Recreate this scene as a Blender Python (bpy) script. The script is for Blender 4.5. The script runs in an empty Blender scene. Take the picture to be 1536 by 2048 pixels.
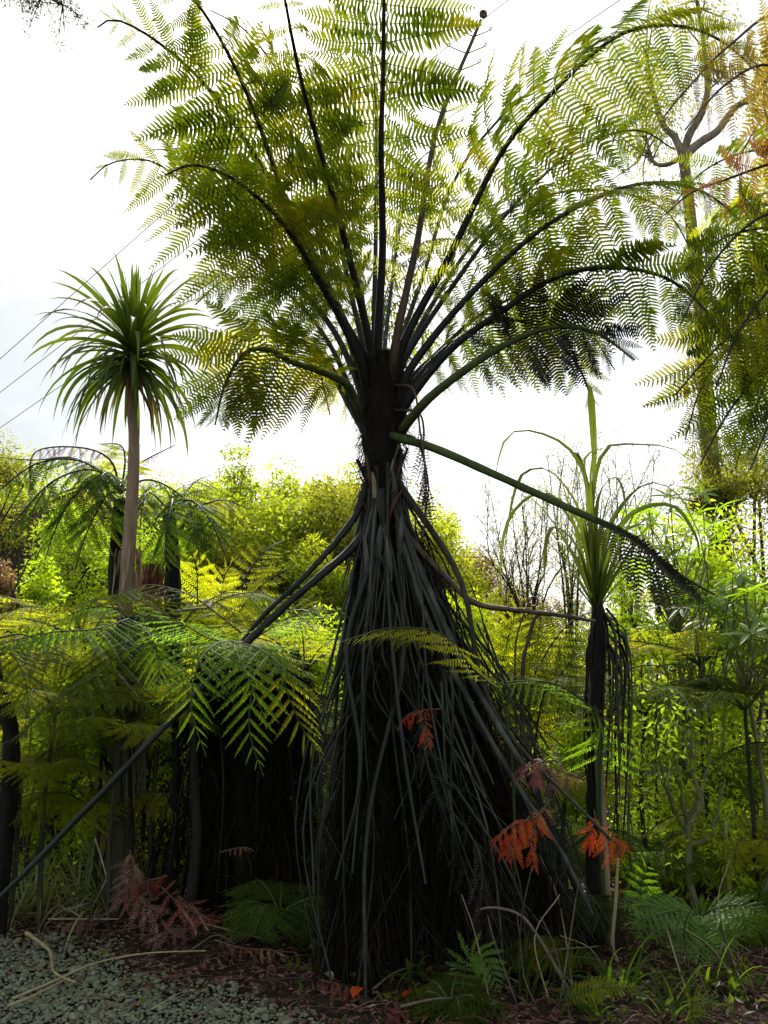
import bpy, math
import numpy as np
from mathutils import Vector, Matrix

rng = np.random.default_rng(11)
S = bpy.context.scene
COL = S.collection

# ------------------------------------------------------------------ camera
PITCH = math.radians(10.0)
CAM_Z = 1.6
FPX = 1607.0                       # focal length in pixels of the 1536x2048 photograph
cd = bpy.data.cameras.new('camera')
cam = bpy.data.objects.new('camera', cd)
COL.objects.link(cam)
cam.location = (0, 0, CAM_Z)
cam.rotation_euler = (math.radians(90) + PITCH, 0, 0)
cd.sensor_fit = 'VERTICAL'
cd.angle = 2 * math.atan(1024 / FPX)
cd.clip_start = 0.05
cd.clip_end = 2000
S.camera = cam

# ------------------------------------------------------------------ sky, sun, exposure
SUN_EL, SUN_AZ = math.radians(42), math.radians(-8)      # overcast, the sun behind the cloud beyond the fern
w = bpy.data.worlds.new('World')
S.world = w
w.use_nodes = True
nt = w.node_tree
nt.nodes.clear()
wo = nt.nodes.new('ShaderNodeOutputWorld')
bg1 = nt.nodes.new('ShaderNodeBackground')
bg2 = nt.nodes.new('ShaderNodeBackground')
mx = nt.nodes.new('ShaderNodeMixShader')
sky = nt.nodes.new('ShaderNodeTexSky')
sky.sky_type = 'NISHITA'
sky.sun_disc = False
sky.sun_elevation = SUN_EL
sky.sun_rotation = SUN_AZ
sky.air_density = 1.0
sky.dust_density = 3.0
tc = nt.nodes.new('ShaderNodeTexCoord')
mp = nt.nodes.new('ShaderNodeMapping')
mp.inputs['Scale'].default_value = (1.0, 1.0, 2.2)
mp.inputs['Location'].default_value = (9.45, 4.9, 0.0)
nz = nt.nodes.new('ShaderNodeTexNoise')
nz.inputs['Scale'].default_value = 1.5
nz.inputs['Detail'].default_value = 5
nz.inputs['Roughness'].default_value = 0.55
cr = nt.nodes.new('ShaderNodeValToRGB')
cr.color_ramp.elements[0].position = 0.36
cr.color_ramp.elements[0].color = (0.30, 0.335, 0.345, 1)
cr.color_ramp.elements[1].position = 0.60
cr.color_ramp.elements[1].color = (0.78, 0.79, 0.78, 1)
nt.links.new(tc.outputs['Generated'], mp.inputs['Vector'])
nt.links.new(mp.outputs['Vector'], nz.inputs['Vector'])
nt.links.new(nz.outputs['Fac'], cr.inputs['Fac'])
nt.links.new(sky.outputs['Color'], bg1.inputs['Color'])
bg1.inputs['Strength'].default_value = 0.05
nt.links.new(cr.outputs['Color'], bg2.inputs['Color'])
bg2.inputs['Strength'].default_value = 0.34
mx.inputs['Fac'].default_value = 0.86           # cloud cover
nt.links.new(bg1.outputs[0], mx.inputs[1])
nt.links.new(bg2.outputs[0], mx.inputs[2])
nt.links.new(mx.outputs[0], wo.inputs['Surface'])

sl = bpy.data.lights.new('sun', 'SUN')
sun = bpy.data.objects.new('sun', sl)
COL.objects.link(sun)
sl.energy = 1.5
sl.angle = math.radians(14)
sl.color = (1.0, 0.96, 0.88)
sdir = Vector((math.sin(SUN_AZ) * math.cos(SUN_EL), math.cos(SUN_AZ) * math.cos(SUN_EL), math.sin(SUN_EL)))
sun.rotation_euler = sdir.to_track_quat('Z', 'Y').to_euler()

S.view_settings.view_transform = 'Standard'
S.view_settings.look = 'None'
S.view_settings.exposure = 2.45
S.view_settings.gamma = 1.0
S.view_settings.use_curve_mapping = False
S.render.engine = 'CYCLES'
cy = S.cycles
cy.max_bounces = 9
cy.diffuse_bounces = 4
cy.glossy_bounces = 2
cy.transmission_bounces = 7
cy.caustics_reflective = False
cy.caustics_refractive = False
cy.use_denoising = True

# ------------------------------------------------------------------ helpers
CP, SP = math.cos(PITCH), math.sin(PITCH)


def P(px, py, Y):
    """world point at depth Y (metres from the camera along the ground) seen at photograph pixel (px, py)"""
    u, v = px - 768.0, 1024.0 - py
    d = np.array([u, FPX * CP - v * SP, FPX * SP + v * CP])
    k = Y / d[1]
    return np.array([d[0] * k, Y, CAM_Z + d[2] * k])


def ground_z(x, y):
    z = -0.055 * np.clip(y - 5.4, 0, 2.5)
    t = np.clip((y - 7.2) / 6.0, 0, 1)
    amp = 4.1 - 2.6 / (1 + np.exp(np.clip(-(x - 1.2) / 0.35, -40, 40))) + 0.3 * np.sin(x * 0.9)
    z = z + amp * t * t * (3 - 2 * t) * np.clip((70 - y) / 50, 0, 1)          # the slope that closes the view
    z = z + 0.05 * np.sin(x * 1.7 + 0.6) * np.sin(y * 1.3) * np.clip((y - 4.2) * 0.8, 0, 1)
    z = z + 0.10 * np.exp(-((x + 1.0) ** 2 / 0.5 + (y - 5.0) ** 2 / 0.12))
    z = z + 0.06 * np.exp(-((x - 0.1) ** 2 / 0.5 + (y - 4.35) ** 2 / 0.08))
    return z


def G(px, py):
    """where the ray through that pixel meets the ground"""
    u, v = px - 768.0, 1024.0 - py
    d = np.array([u, FPX * CP - v * SP, FPX * SP + v * CP])
    k = -CAM_Z / d[2]
    p = np.array([0, 0, CAM_Z]) + d * k
    p[2] = ground_z(p[0], p[1])
    return p


def nrm(a):
    a = np.asarray(a, float)
    return a / (np.linalg.norm(a, axis=-1, keepdims=True) + 1e-12)


class Geo:
    def __init__(s):
        s.V, s.F, s.n = [], [], 0

    def add(s, V, F, mi=0):
        V = np.asarray(V, np.float32).reshape(-1, 3)
        F = np.asarray(F, np.int64)
        if len(V) == 0 or len(F) == 0:
            return s
        s.V.append(V)
        s.F.append((F + s.n, mi))
        s.n += len(V)
        return s

    def mesh(s, name, mats, loc=(0, 0, 0), smooth=False):
        me = bpy.data.meshes.new(name)
        V = np.concatenate(s.V) - np.asarray(loc, np.float32)
        me.vertices.add(len(V))
        me.vertices.foreach_set('co', V.astype(np.float32).ravel())
        loops = np.concatenate([f.ravel() for f, _ in s.F])
        tot = np.concatenate([np.full(len(f), f.shape[1]) for f, _ in s.F])
        mi = np.concatenate([np.full(len(f), m) for f, m in s.F])
        start = np.concatenate([[0], np.cumsum(tot)[:-1]])
        me.loops.add(len(loops))
        me.loops.foreach_set('vertex_index', loops.astype(np.int32))
        me.polygons.add(len(tot))
        me.polygons.foreach_set('loop_start', start.astype(np.int32))
        me.polygons.foreach_set('material_index', mi.astype(np.int32))
        if smooth:
            me.polygons.foreach_set('use_smooth', np.ones(len(tot), bool))
        if not isinstance(mats, (list, tuple)):
            mats = [mats]
        for m in mats:
            me.materials.append(m)
        me.update(calc_edges=True)
        return me

    def build(s, name, mats, parent=None, loc=None, smooth=False, kind=None):
        if loc is None:
            loc = ROOT[parent.name] if parent is not None else (0, 0, 0)
        me = s.mesh(name, mats, loc, smooth)
        o = bpy.data.objects.new(name, me)
        COL.objects.link(o)
        if parent is not None:
            o.parent = parent
            ROOT[o.name] = np.asarray(loc, float)
        else:
            o.location = [float(c) for c in loc]
            ROOT[o.name] = np.asarray(loc, float)
        if kind:
            o['kind'] = kind
        return o


ROOT = {}


def thing(name, label, cat, loc, group=None):
    o = bpy.data.objects.new(name, None)
    COL.objects.link(o)
    o.empty_display_size = 0.1
    o.location = [float(c) for c in loc]
    ROOT[o.name] = np.asarray(loc, float)
    tag(o, label, cat, group)
    return o


def tag(o, label, cat, group=None):
    o['label'] = label
    o['category'] = cat
    if group:
        o['group'] = group
    return o


def catmull(pts, n):
    p = np.asarray(pts, float)
    p = np.vstack([2 * p[0] - p[1], p, 2 * p[-1] - p[-2]])
    out = []
    m = len(p) - 3
    for i in range(m):
        t = np.linspace(0, 1, 16, endpoint=(i == m - 1))[:, None]
        a, b, c, d = p[i], p[i + 1], p[i + 2], p[i + 3]
        out.append(0.5 * ((2 * b) + (c - a) * t + (2 * a - 5 * b + 4 * c - d) * t ** 2 + (3 * b - a - 3 * c + d) * t ** 3))
    c = np.vstack(out)
    s = np.concatenate([[0], np.cumsum(np.linalg.norm(np.diff(c, axis=0), axis=1))])
    u = np.linspace(0, s[-1], n)
    return np.stack([np.interp(u, s, c[:, k]) for k in range(3)], 1)


def frames(c):
    T = nrm(np.gradient(c, axis=0))
    ref = np.array([0.31, 0.17, 0.93])
    if abs(T[0] @ nrm(ref)) > 0.9:
        ref = np.array([1.0, 0.1, 0])
    A = np.zeros_like(c)
    a = nrm(np.cross(T[0], ref))
    for i in range(len(c)):
        a = nrm(a - (a @ T[i]) * T[i])
        A[i] = a
    return T, A, np.cross(T, A)


def tube(c, r, sides=6, cap=True, rough=0.0, flat=1.0):
    c = np.asarray(c, float)
    r = np.broadcast_to(np.asarray(r, float), (len(c),))
    T, A, B = frames(c)
    th = np.linspace(0, 2 * math.pi, sides, endpoint=False)
    rr = r[:, None] * (1 + rough * rng.standard_normal((len(c), sides)))
    V = c[:, None, :] + rr[..., None] * (np.cos(th)[None, :, None] * A[:, None, :] + flat * np.sin(th)[None, :, None] * B[:, None, :])
    n = len(c)
    i = np.arange(n - 1)[:, None] * sides
    j = np.arange(sides)[None, :]
    j2 = (j + 1) % sides
    F = np.stack([i + j, i + j2, i + sides + j2, i + sides + j], -1).reshape(-1, 4)
    V = V.reshape(-1, 3)
    return V, F


def cone_end(g, c, r):
    pass


def lin(t, pairs):
    xs, ys = zip(*pairs)
    return np.interp(t, xs, ys)


# ------------------------------------------------------------------ materials
def nodes_of(m):
    m.use_nodes = True
    t = m.node_tree
    t.nodes.clear()
    return t, t.nodes.new, t.links.new


def leaf_mat(name, cols, trans=0.5, boost=5.6, tint=(1.0, 0.95, 0.25), rough=0.45, spec=0.35, nscale=1.3):
    """leaf: cols = ramp of real leaf colours, light also passes through the blade (yellower)"""
    m = bpy.data.materials.new(name)
    t, N, L = nodes_of(m)
    out = N('ShaderNodeOutputMaterial')
    geo = N('ShaderNodeNewGeometry')
    oi = N('ShaderNodeObjectInfo')
    nz = N('ShaderNodeTexNoise')
    nz.inputs['Scale'].default_value = nscale
    nz.inputs['Detail'].default_value = 3
    L(geo.outputs['Position'], nz.inputs['Vector'])
    a = N('ShaderNodeMath'); a.operation = 'MULTIPLY'; a.inputs[1].default_value = 0.34
    L(geo.outputs['Random Per Island'], a.inputs[0])
    b = N('ShaderNodeMath'); b.operation = 'MULTIPLY_ADD'; b.inputs[1].default_value = 0.30
    L(oi.outputs['Random'], b.inputs[0]); L(a.outputs[0], b.inputs[2])
    c = N('ShaderNodeMath'); c.operation = 'MULTIPLY_ADD'; c.inputs[1].default_value = 1.5
    L(nz.outputs['Fac'], c.inputs[0]); L(b.outputs[0], c.inputs[2])
    d = N('ShaderNodeMath'); d.operation = 'ADD'; d.inputs[1].default_value = -0.57
    d.use_clamp = True
    L(c.outputs[0], d.inputs[0])
    r = N('ShaderNodeValToRGB')
    e = r.color_ramp.elements
    e[0].position = 0.0; e[0].color = (*cols[0], 1)
    e[1].position = 1.0; e[1].color = (*cols[-1], 1)
    for k in range(1, len(cols) - 1):
        q = e.new(k / (len(cols) - 1)); q.color = (*cols[k], 1)
    L(d.outputs[0], r.inputs['Fac'])
    pb = N('ShaderNodeBsdfPrincipled')
    pb.inputs['Roughness'].default_value = rough
    pb.inputs['Specular IOR Level'].default_value = spec
    L(r.outputs['Color'], pb.inputs['Base Color'])
    mul = N('ShaderNodeMix'); mul.data_type = 'RGBA'; mul.blend_type = 'MULTIPLY'
    mul.inputs[0].default_value = 1.0
    L(r.outputs['Color'], mul.inputs[6])
    mul.inputs[7].default_value = (tint[0] * boost, tint[1] * boost, tint[2] * boost, 1)
    tr = N('ShaderNodeBsdfTranslucent')
    L(mul.outputs[2], tr.inputs['Color'])
    mx = N('ShaderNodeMixShader'); mx.inputs[0].default_value = trans
    L(pb.outputs[0], mx.inputs[1]); L(tr.outputs[0], mx.inputs[2])
    L(mx.outputs[0], out.inputs['Surface'])
    return m


def bark_mat(name, cols, rough=0.8, spec=0.25, scale=14.0, stretch=(1, 1, 0.15), bump=0.6, dist=0.02):
    m = bpy.data.materials.new(name)
    t, N, L = nodes_of(m)
    out = N('ShaderNodeOutputMaterial')
    geo = N('ShaderNodeNewGeometry')
    oi = N('ShaderNodeObjectInfo')
    mp = N('ShaderNodeMapping'); mp.inputs['Scale'].default_value = stretch
    L(geo.outputs['Position'], mp.inputs['Vector'])
    nz = N('ShaderNodeTexNoise'); nz.inputs['Scale'].default_value = scale
    nz.inputs['Detail'].default_value = 6; nz.inputs['Roughness'].default_value = 0.65
    L(mp.outputs['Vector'], nz.inputs['Vector'])
    a = N('ShaderNodeMath'); a.operation = 'MULTIPLY_ADD'; a.inputs[1].default_value = 0.5
    L(oi.outputs['Random'], a.inputs[0])
    b = N('ShaderNodeMath'); b.operation = 'MULTIPLY_ADD'; b.inputs[1].default_value = 1.7; b.inputs[2].default_value = -0.6
    L(nz.outputs['Fac'], b.inputs[0]); L(b.outputs[0], a.inputs[2])
    r = N('ShaderNodeValToRGB')
    e = r.color_ramp.elements
    e[0].position = 0.0; e[0].color = (*cols[0], 1)
    e[1].position = 1.0; e[1].color = (*cols[-1], 1)
    for k in range(1, len(cols) - 1):
        q = e.new(k / (len(cols) - 1)); q.color = (*cols[k], 1)
    L(a.outputs[0], r.inputs['Fac'])
    pb = N('ShaderNodeBsdfPrincipled')
    pb.inputs['Roughness'].default_value = rough
    pb.inputs['Specular IOR Level'].default_value = spec
    L(r.outputs['Color'], pb.inputs['Base Color'])
    bp = N('ShaderNodeBump'); bp.inputs['Strength'].default_value = bump; bp.inputs['Distance'].default_value = dist
    L(nz.outputs['Fac'], bp.inputs['Height']); L(bp.outputs[0], pb.inputs['Normal'])
    L(pb.outputs[0], out.inputs['Surface'])
    return m


M = {}
M['fern'] = leaf_mat('fern_leaf', [(0.012, 0.026, 0.004), (0.030, 0.050, 0.005), (0.070, 0.088, 0.007), (0.12, 0.098, 0.009)], trans=0.50, boost=3.8, spec=0.06, rough=0.6)
M['fern_crown'] = leaf_mat('fern_leaf_crown', [(0.014, 0.030, 0.004), (0.032, 0.052, 0.005), (0.066, 0.082, 0.006), (0.11, 0.09, 0.008)], trans=0.52, boost=3.6, spec=0.10, nscale=2.2)
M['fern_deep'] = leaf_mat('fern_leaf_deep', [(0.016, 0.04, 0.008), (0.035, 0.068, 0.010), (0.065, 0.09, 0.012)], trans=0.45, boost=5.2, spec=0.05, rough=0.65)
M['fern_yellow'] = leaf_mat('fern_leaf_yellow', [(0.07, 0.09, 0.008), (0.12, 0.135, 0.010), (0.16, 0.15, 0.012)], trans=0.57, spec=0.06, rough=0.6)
M['fern_gloss'] = leaf_mat('fern_leaf_gloss', [(0.03, 0.075, 0.008), (0.06, 0.115, 0.010), (0.11, 0.15, 0.012)], trans=0.52, boost=6.0, spec=0.05, rough=0.65)
M['fern_brown'] = leaf_mat('fern_leaf_bronze', [(0.035, 0.035, 0.007), (0.07, 0.055, 0.009), (0.10, 0.085, 0.010)], trans=0.5, tint=(1.0, 0.88, 0.4))
M['fern_rust'] = leaf_mat('fern_leaf_rust', [(0.09, 0.03, 0.012), (0.12, 0.06, 0.018), (0.10, 0.075, 0.014)], trans=0.5, tint=(1.0, 0.85, 0.5), boost=3.8)
M['dead_red'] = leaf_mat('dead_fern_red', [(0.24, 0.010, 0.018), (0.36, 0.03, 0.014), (0.40, 0.09, 0.02), (0.34, 0.14, 0.035)], trans=0.35, tint=(1, 0.7, 0.4), boost=2.0, spec=0.08, rough=0.7, nscale=9)
M['thatch_shade'] = leaf_mat('dead_thatch_shade', [(0.004, 0.0042, 0.0035), (0.009, 0.0085, 0.006), (0.026, 0.019, 0.012)], trans=0.1, boost=1.0, spec=0.06, rough=0.8)  # dead leaf strips, coloured near black so gaps between stalks look deeply shaded
M['hair'] = leaf_mat('scale_hair', [(0.006, 0.005, 0.004), (0.016, 0.012, 0.008), (0.05, 0.03, 0.02)], trans=0.15, boost=1.2, spec=0.1, rough=0.7, nscale=6)
M['dead_dark'] = leaf_mat('dead_fern_dark', [(0.006, 0.007, 0.005), (0.011, 0.011, 0.007), (0.022, 0.018, 0.010)], trans=0.25, tint=(1, 0.8, 0.6), boost=1.4)
M['dead_litter'] = leaf_mat('leaf_litter', [(0.035, 0.02, 0.015), (0.09, 0.045, 0.035), (0.15, 0.06, 0.05), (0.30, 0.22, 0.14)], trans=0.15, tint=(1, 0.7, 0.5), boost=1.4, nscale=4)
M['dead_crimson'] = leaf_mat('dead_fern_crimson', [(0.06, 0.03, 0.02), (0.17, 0.025, 0.03), (0.20, 0.09, 0.045)], trans=0.2, tint=(1, 0.6, 0.5), boost=1.4, nscale=5)
M['cabbage'] = leaf_mat('cabbage_leaf', [(0.03, 0.055, 0.010), (0.05, 0.08, 0.012), (0.09, 0.115, 0.014)], trans=0.38, boost=2.8, spec=0.3, rough=0.5)
M['strap'] = leaf_mat('strap_leaf', [(0.03, 0.055, 0.012), (0.055, 0.08, 0.015), (0.10, 0.105, 0.02)], trans=0.40, boost=3.2, spec=0.5, rough=0.38)
M['shrub_yellow'] = leaf_mat('shrub_leaf_yellow', [(0.05, 0.075, 0.010), (0.095, 0.115, 0.014), (0.135, 0.14, 0.02)], trans=0.58, boost=6.2, spec=0.2)
M['shrub_green'] = leaf_mat('shrub_leaf_green', [(0.035, 0.06, 0.008), (0.075, 0.11, 0.012), (0.11, 0.15, 0.016)], trans=0.56, boost=6.2, spec=0.2)
M['shrub_lime'] = leaf_mat('shrub_leaf_lime', [(0.06, 0.095, 0.008), (0.10, 0.14, 0.010), (0.14, 0.17, 0.014)], trans=0.6, boost=6.0, spec=0.2)
M['shrub_olive'] = leaf_mat('shrub_leaf_olive', [(0.04, 0.05, 0.014), (0.08, 0.085, 0.016), (0.12, 0.11, 0.025)], trans=0.52, boost=6.0, spec=0.2)
M['shrub_dark'] = leaf_mat('shrub_leaf_dark', [(0.012, 0.022, 0.006), (0.03, 0.045, 0.008), (0.06, 0.075, 0.012)], trans=0.42)
M['shrub_brown'] = leaf_mat('shrub_leaf_brown', [(0.06, 0.045, 0.02), (0.10, 0.075, 0.03), (0.13, 0.09, 0.045)], trans=0.4, tint=(1, 0.8, 0.6))
M['needle'] = leaf_mat('needle_leaf', [(0.02, 0.035, 0.018), (0.04, 0.055, 0.03), (0.06, 0.07, 0.045)], trans=0.3, tint=(1, 0.9, 0.7), boost=2)
M['whorl'] = leaf_mat('whorl_leaf', [(0.045, 0.085, 0.012), (0.085, 0.14, 0.014), (0.13, 0.18, 0.018)], trans=0.5, spec=0.5, rough=0.36)
M['fern_fresh'] = leaf_mat('fern_leaf_fresh', [(0.03, 0.075, 0.008), (0.05, 0.11, 0.010), (0.075, 0.13, 0.012)], trans=0.4, boost=4.5, spec=0.25, rough=0.45, tint=(0.9, 1.0, 0.3))
M['grass'] = leaf_mat('sedge_leaf', [(0.06, 0.09, 0.02), (0.13, 0.16, 0.05), (0.30, 0.31, 0.16)], trans=0.35, spec=0.6, rough=0.35, boost=2)

M['stipe'] = bark_mat('fern_stipe', [(0.005, 0.006, 0.005), (0.010, 0.012, 0.010), (0.028, 0.033, 0.028)], rough=0.55, spec=0.28, scale=22, bump=0.4, dist=0.01)
M['stipe_green'] = bark_mat('fern_stipe_green', [(0.022, 0.035, 0.012), (0.04, 0.06, 0.02), (0.075, 0.10, 0.035)], rough=0.65, spec=0.08, scale=18, bump=0.3, dist=0.006)
M['stipe_brown'] = bark_mat('fern_stipe_brown', [(0.02, 0.014, 0.010), (0.05, 0.032, 0.02), (0.09, 0.06, 0.035)], rough=0.55, spec=0.35, scale=20, bump=0.3, dist=0.006)
M['dead_stalk'] = bark_mat('dead_stalk', [(0.006, 0.008, 0.006), (0.017, 0.021, 0.016), (0.075, 0.09, 0.066)], rough=0.6, spec=0.22, scale=16, bump=0.5, dist=0.01)
M['stalk_grey'] = bark_mat('stalk_grey', [(0.02, 0.023, 0.02), (0.05, 0.058, 0.05), (0.12, 0.135, 0.115)], rough=0.6, spec=0.25, scale=20, bump=0.6, dist=0.01)
M['dead_stalk_moss'] = bark_mat('dead_stalk_moss', [(0.010, 0.011, 0.007), (0.028, 0.030, 0.017), (0.07, 0.07, 0.04)], rough=0.7, spec=0.25, scale=26, bump=0.5, dist=0.01)
M['fern_trunk'] = bark_mat('fern_trunk', [(0.006, 0.006, 0.005), (0.014, 0.013, 0.011), (0.035, 0.032, 0.026)], rough=0.85, spec=0.15, scale=30, bump=1.0, dist=0.03)
M['fern_trunk_moss'] = bark_mat('fern_trunk_moss', [(0.010, 0.011, 0.007), (0.026, 0.028, 0.017), (0.055, 0.056, 0.034)], rough=0.85, spec=0.15, scale=30, bump=1.0, dist=0.03)
M['scale_red'] = bark_mat('red_scales', [(0.02, 0.010, 0.008), (0.07, 0.02, 0.016), (0.11, 0.06, 0.04)], rough=0.75, spec=0.2, scale=24, bump=0.6)
M['husk'] = bark_mat('pale_husk', [(0.10, 0.085, 0.06), (0.20, 0.17, 0.12), (0.32, 0.28, 0.21)], rough=0.7, spec=0.25, scale=18, bump=0.4)
M['bark_pale'] = bark_mat('bark_pale', [(0.13, 0.095, 0.06), (0.25, 0.18, 0.12), (0.38, 0.28, 0.19)], rough=0.8, spec=0.2, scale=26, bump=0.7)
M['bark_grey'] = bark_mat('bark_grey', [(0.06, 0.05, 0.03), (0.14, 0.115, 0.075), (0.24, 0.20, 0.13)], rough=0.85, spec=0.2, scale=12, bump=0.8)
M['bark_dark'] = bark_mat('bark_dark', [(0.012, 0.010, 0.008), (0.03, 0.025, 0.018), (0.06, 0.05, 0.035)], rough=0.85, spec=0.2, scale=18, bump=0.6)
M['twig_pale'] = bark_mat('twig_pale', [(0.14, 0.115, 0.06), (0.24, 0.20, 0.11), (0.34, 0.30, 0.18)], rough=0.7, spec=0.25, scale=26, bump=0.4, dist=0.005)
M['twig_grey'] = bark_mat('twig_grey', [(0.04, 0.035, 0.028), (0.09, 0.08, 0.06), (0.16, 0.14, 0.10)], rough=0.75, spec=0.25, scale=26, bump=0.4, dist=0.005)
M['sapling'] = bark_mat('sapling_bark', [(0.07, 0.07, 0.03), (0.17, 0.16, 0.075), (0.28, 0.26, 0.13)], rough=0.75, spec=0.25, scale=18, bump=0.4, dist=0.006)
M['pebble'] = bark_mat('pebble', [(0.04, 0.048, 0.03), (0.15, 0.172, 0.112), (0.42, 0.44, 0.33)], rough=0.75, spec=0.3, scale=34, stretch=(1, 1, 1), bump=0.2, dist=0.004)
M['gravel_bed'] = bark_mat('gravel_bed', [(0.02, 0.022, 0.018), (0.05, 0.055, 0.045), (0.12, 0.13, 0.10)], rough=0.9, spec=0.2, scale=60, stretch=(1, 1, 1), bump=0.9, dist=0.012)
M['soil'] = bark_mat('soil', [(0.010, 0.008, 0.006), (0.022, 0.016, 0.012), (0.045, 0.032, 0.024)], rough=0.95, spec=0.1, scale=20, stretch=(1, 1, 1), bump=1.0, dist=0.03)
M['cable'] = bark_mat('cable', [(0.10, 0.11, 0.11), (0.14, 0.15, 0.15), (0.16, 0.17, 0.17)], rough=0.6, spec=0.3, scale=3, bump=0.0)

# ------------------------------------------------------------------ ground
def axis(lo, hi, near_lo, near_hi, step):
    a = np.arange(near_lo, near_hi, step)
    out_hi = near_hi + np.geomspace(step, hi - near_hi, 34)
    out_lo = near_lo - np.geomspace(step, near_lo - lo, 34)[::-1]
    return np.concatenate([out_lo, a, [near_hi], out_hi])


gx = axis(-400, 400, -3.6, 3.6, 0.05)
gy = axis(-60, 900, 3.0, 7.6, 0.05)
XX, YY = np.meshgrid(gx, gy)
ZZ = ground_z(XX, YY) + 0.012 * rng.standard_normal(XX.shape) * ((YY > 4.0) & (YY < 8)) * np.where(np.abs(XX) < 4, 1, 0)
V = np.stack([XX, YY, ZZ], -1).reshape(-1, 3)
nx = len(gx)
ii = np.arange(len(gy) - 1)[:, None] * nx + np.arange(nx - 1)[None, :]
F = np.stack([ii, ii + 1, ii + nx + 1, ii + nx], -1).reshape(-1, 4)
o = Geo().add(V, F).build('ground', M['soil'], smooth=True, kind='structure')
o['label'] = 'dark forest soil under the ferns'

# gravel path: front left of the litter
GA, GB = G(0, 1868), G(560, 2048)


def gravel_in(x, y):
    """>0 inside the gravel (metres from its ragged edge)"""
    n = nrm(np.array([-(GB[1] - GA[1]), GB[0] - GA[0]]))
    if n[1] > 0:
        n = -n
    d = (x - GA[0]) * n[0] + (y - GA[1]) * n[1]
    return d + 0.05 * np.sin(x * 7.0) + 0.04 * np.sin(x * 17 + 1.3)


bx = np.linspace(-4.5, 1.6, 62)
bv = []
for s in np.linspace(0, 1, 20):
    for x in bx:
        yb = GA[1] + (GB[1] - GA[1]) * (x - GA[0]) / (GB[0] - GA[0]) + 0.05 * math.sin(x * 7.0) + 0.03 * math.sin(x * 17)
        y = 1.0 + (yb - 1.0) * s
        bv.append((x, y, ground_z(x, y) + 0.02 - 0.03 * s ** 6))
bi = np.arange(19)[:, None] * 62 + np.arange(61)[None, :]
o = Geo().add(bv, np.stack([bi, bi + 1, bi + 63, bi + 62], -1).reshape(-1, 4)).build('gravel_path', M['gravel_bed'], smooth=True, kind='structure')
o['label'] = 'grey gravel path at the front left'

# pebbles (uncountable): one object
oc = np.array([[1, 0, 0], [-1, 0, 0], [0, 1, 0], [0, -1, 0], [0, 0, 1], [0, 0, -1]], float)
of = [[4, 0, 2], [4, 2, 1], [4, 1, 3], [4, 3, 0], [5, 2, 0], [5, 1, 2], [5, 3, 1], [5, 0, 3]]
edge = {}
pv = list(oc)
pf = []


def midp(a, b):
    k = (min(a, b), max(a, b))
    if k not in edge:
        edge[k] = len(pv)
        pv.append(nrm(pv[a] + pv[b]))
    return edge[k]


for a, b, c in of:
    ab, bc, ca = midp(a, b), midp(b, c), midp(c, a)
    pf += [[a, ab, ca], [ab, b, bc], [ca, bc, c], [ab, bc, ca]]
pv, pf = np.array(pv), np.array(pf)
g = Geo()
N_PEB = 26000
px_ = rng.uniform(-2.2, 0.9, N_PEB)
py_ = rng.uniform(3.55, 5.3, N_PEB)
din = gravel_in(px_, py_)
keep = din > rng.uniform(-0.16, 0.10, N_PEB)
px_, py_ = px_[keep], py_[keep]
n = len(px_)
r = rng.gamma(2.2, 0.0019, n) + 0.003
big = rng.random(n) < 0.03
r[big] *= 2.1
sc = np.stack([r * rng.uniform(0.9, 1.5, n), r * rng.uniform(0.8, 1.2, n), r * rng.uniform(0.5, 0.8, n)], 1)
V = pv[None] * (1 + 0.16 * rng.standard_normal((n, len(pv), 1))) * sc[:, None, :]
ca, sa = np.cos(rng.uniform(0, 6.28, n)), np.sin(rng.uniform(0, 6.28, n))
a = rng.uniform(0, 6.28, n)
ca, sa = np.cos(a)[:, None], np.sin(a)[:, None]
V = np.stack([V[..., 0] * ca - V[..., 1] * sa, V[..., 0] * sa + V[..., 1] * ca, V[..., 2]], -1)
pos = np.stack([px_, py_, ground_z(px_, py_) + 0.022 + r * 0.25], 1)
V = V + pos[:, None, :]
F = pf[None] + (np.arange(n) * len(pv))[:, None, None]
g.add(V.reshape(-1, 3), F.reshape(-1, 3))
o = g.build('gravel', M['pebble'], smooth=True, kind='stuff')
tag(o, 'loose grey-green pebbles of the path at the front left', 'gravel')

# ------------------------------------------------------------------ leaf clouds, shrubs and trees
UP = np.array([0, 0, 1.0])


def leaves(pos, direc, size, aspect=0.4, fold=0.25, jitter=0.5):
    """folded kite leaves; pos (n,3), direc (n,3) blade directions, size (n,)"""
    n = len(pos)
    d = nrm(direc + jitter * rng.standard_normal((n, 3)))
    s = nrm(np.cross(d, nrm(UP + 0.9 * rng.standard_normal((n, 3)))))
    nn = np.cross(s, d)
    size = np.broadcast_to(size, (n,))[:, None]
    wd = size * aspect * 0.5
    b = pos
    t = pos + d * size - nn * size * 0.12
    l = pos + d * size * 0.42 + s * wd + nn * wd * fold
    r_ = pos + d * size * 0.42 - s * wd + nn * wd * fold
    V = np.stack([b, l, t, r_], 1).reshape(-1, 3)
    k = np.arange(n)[:, None] * 4
    F = np.concatenate([k + [0, 2, 1], k + [0, 3, 2]])
    return V, F


def clumps(center, rad, k, seed_shell=0.55):
    d = nrm(rng.standard_normal((k, 3)))
    u = (seed_shell + (1 - seed_shell) * rng.random(k))[:, None]
    return center + d * u * np.asarray(rad)


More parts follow.
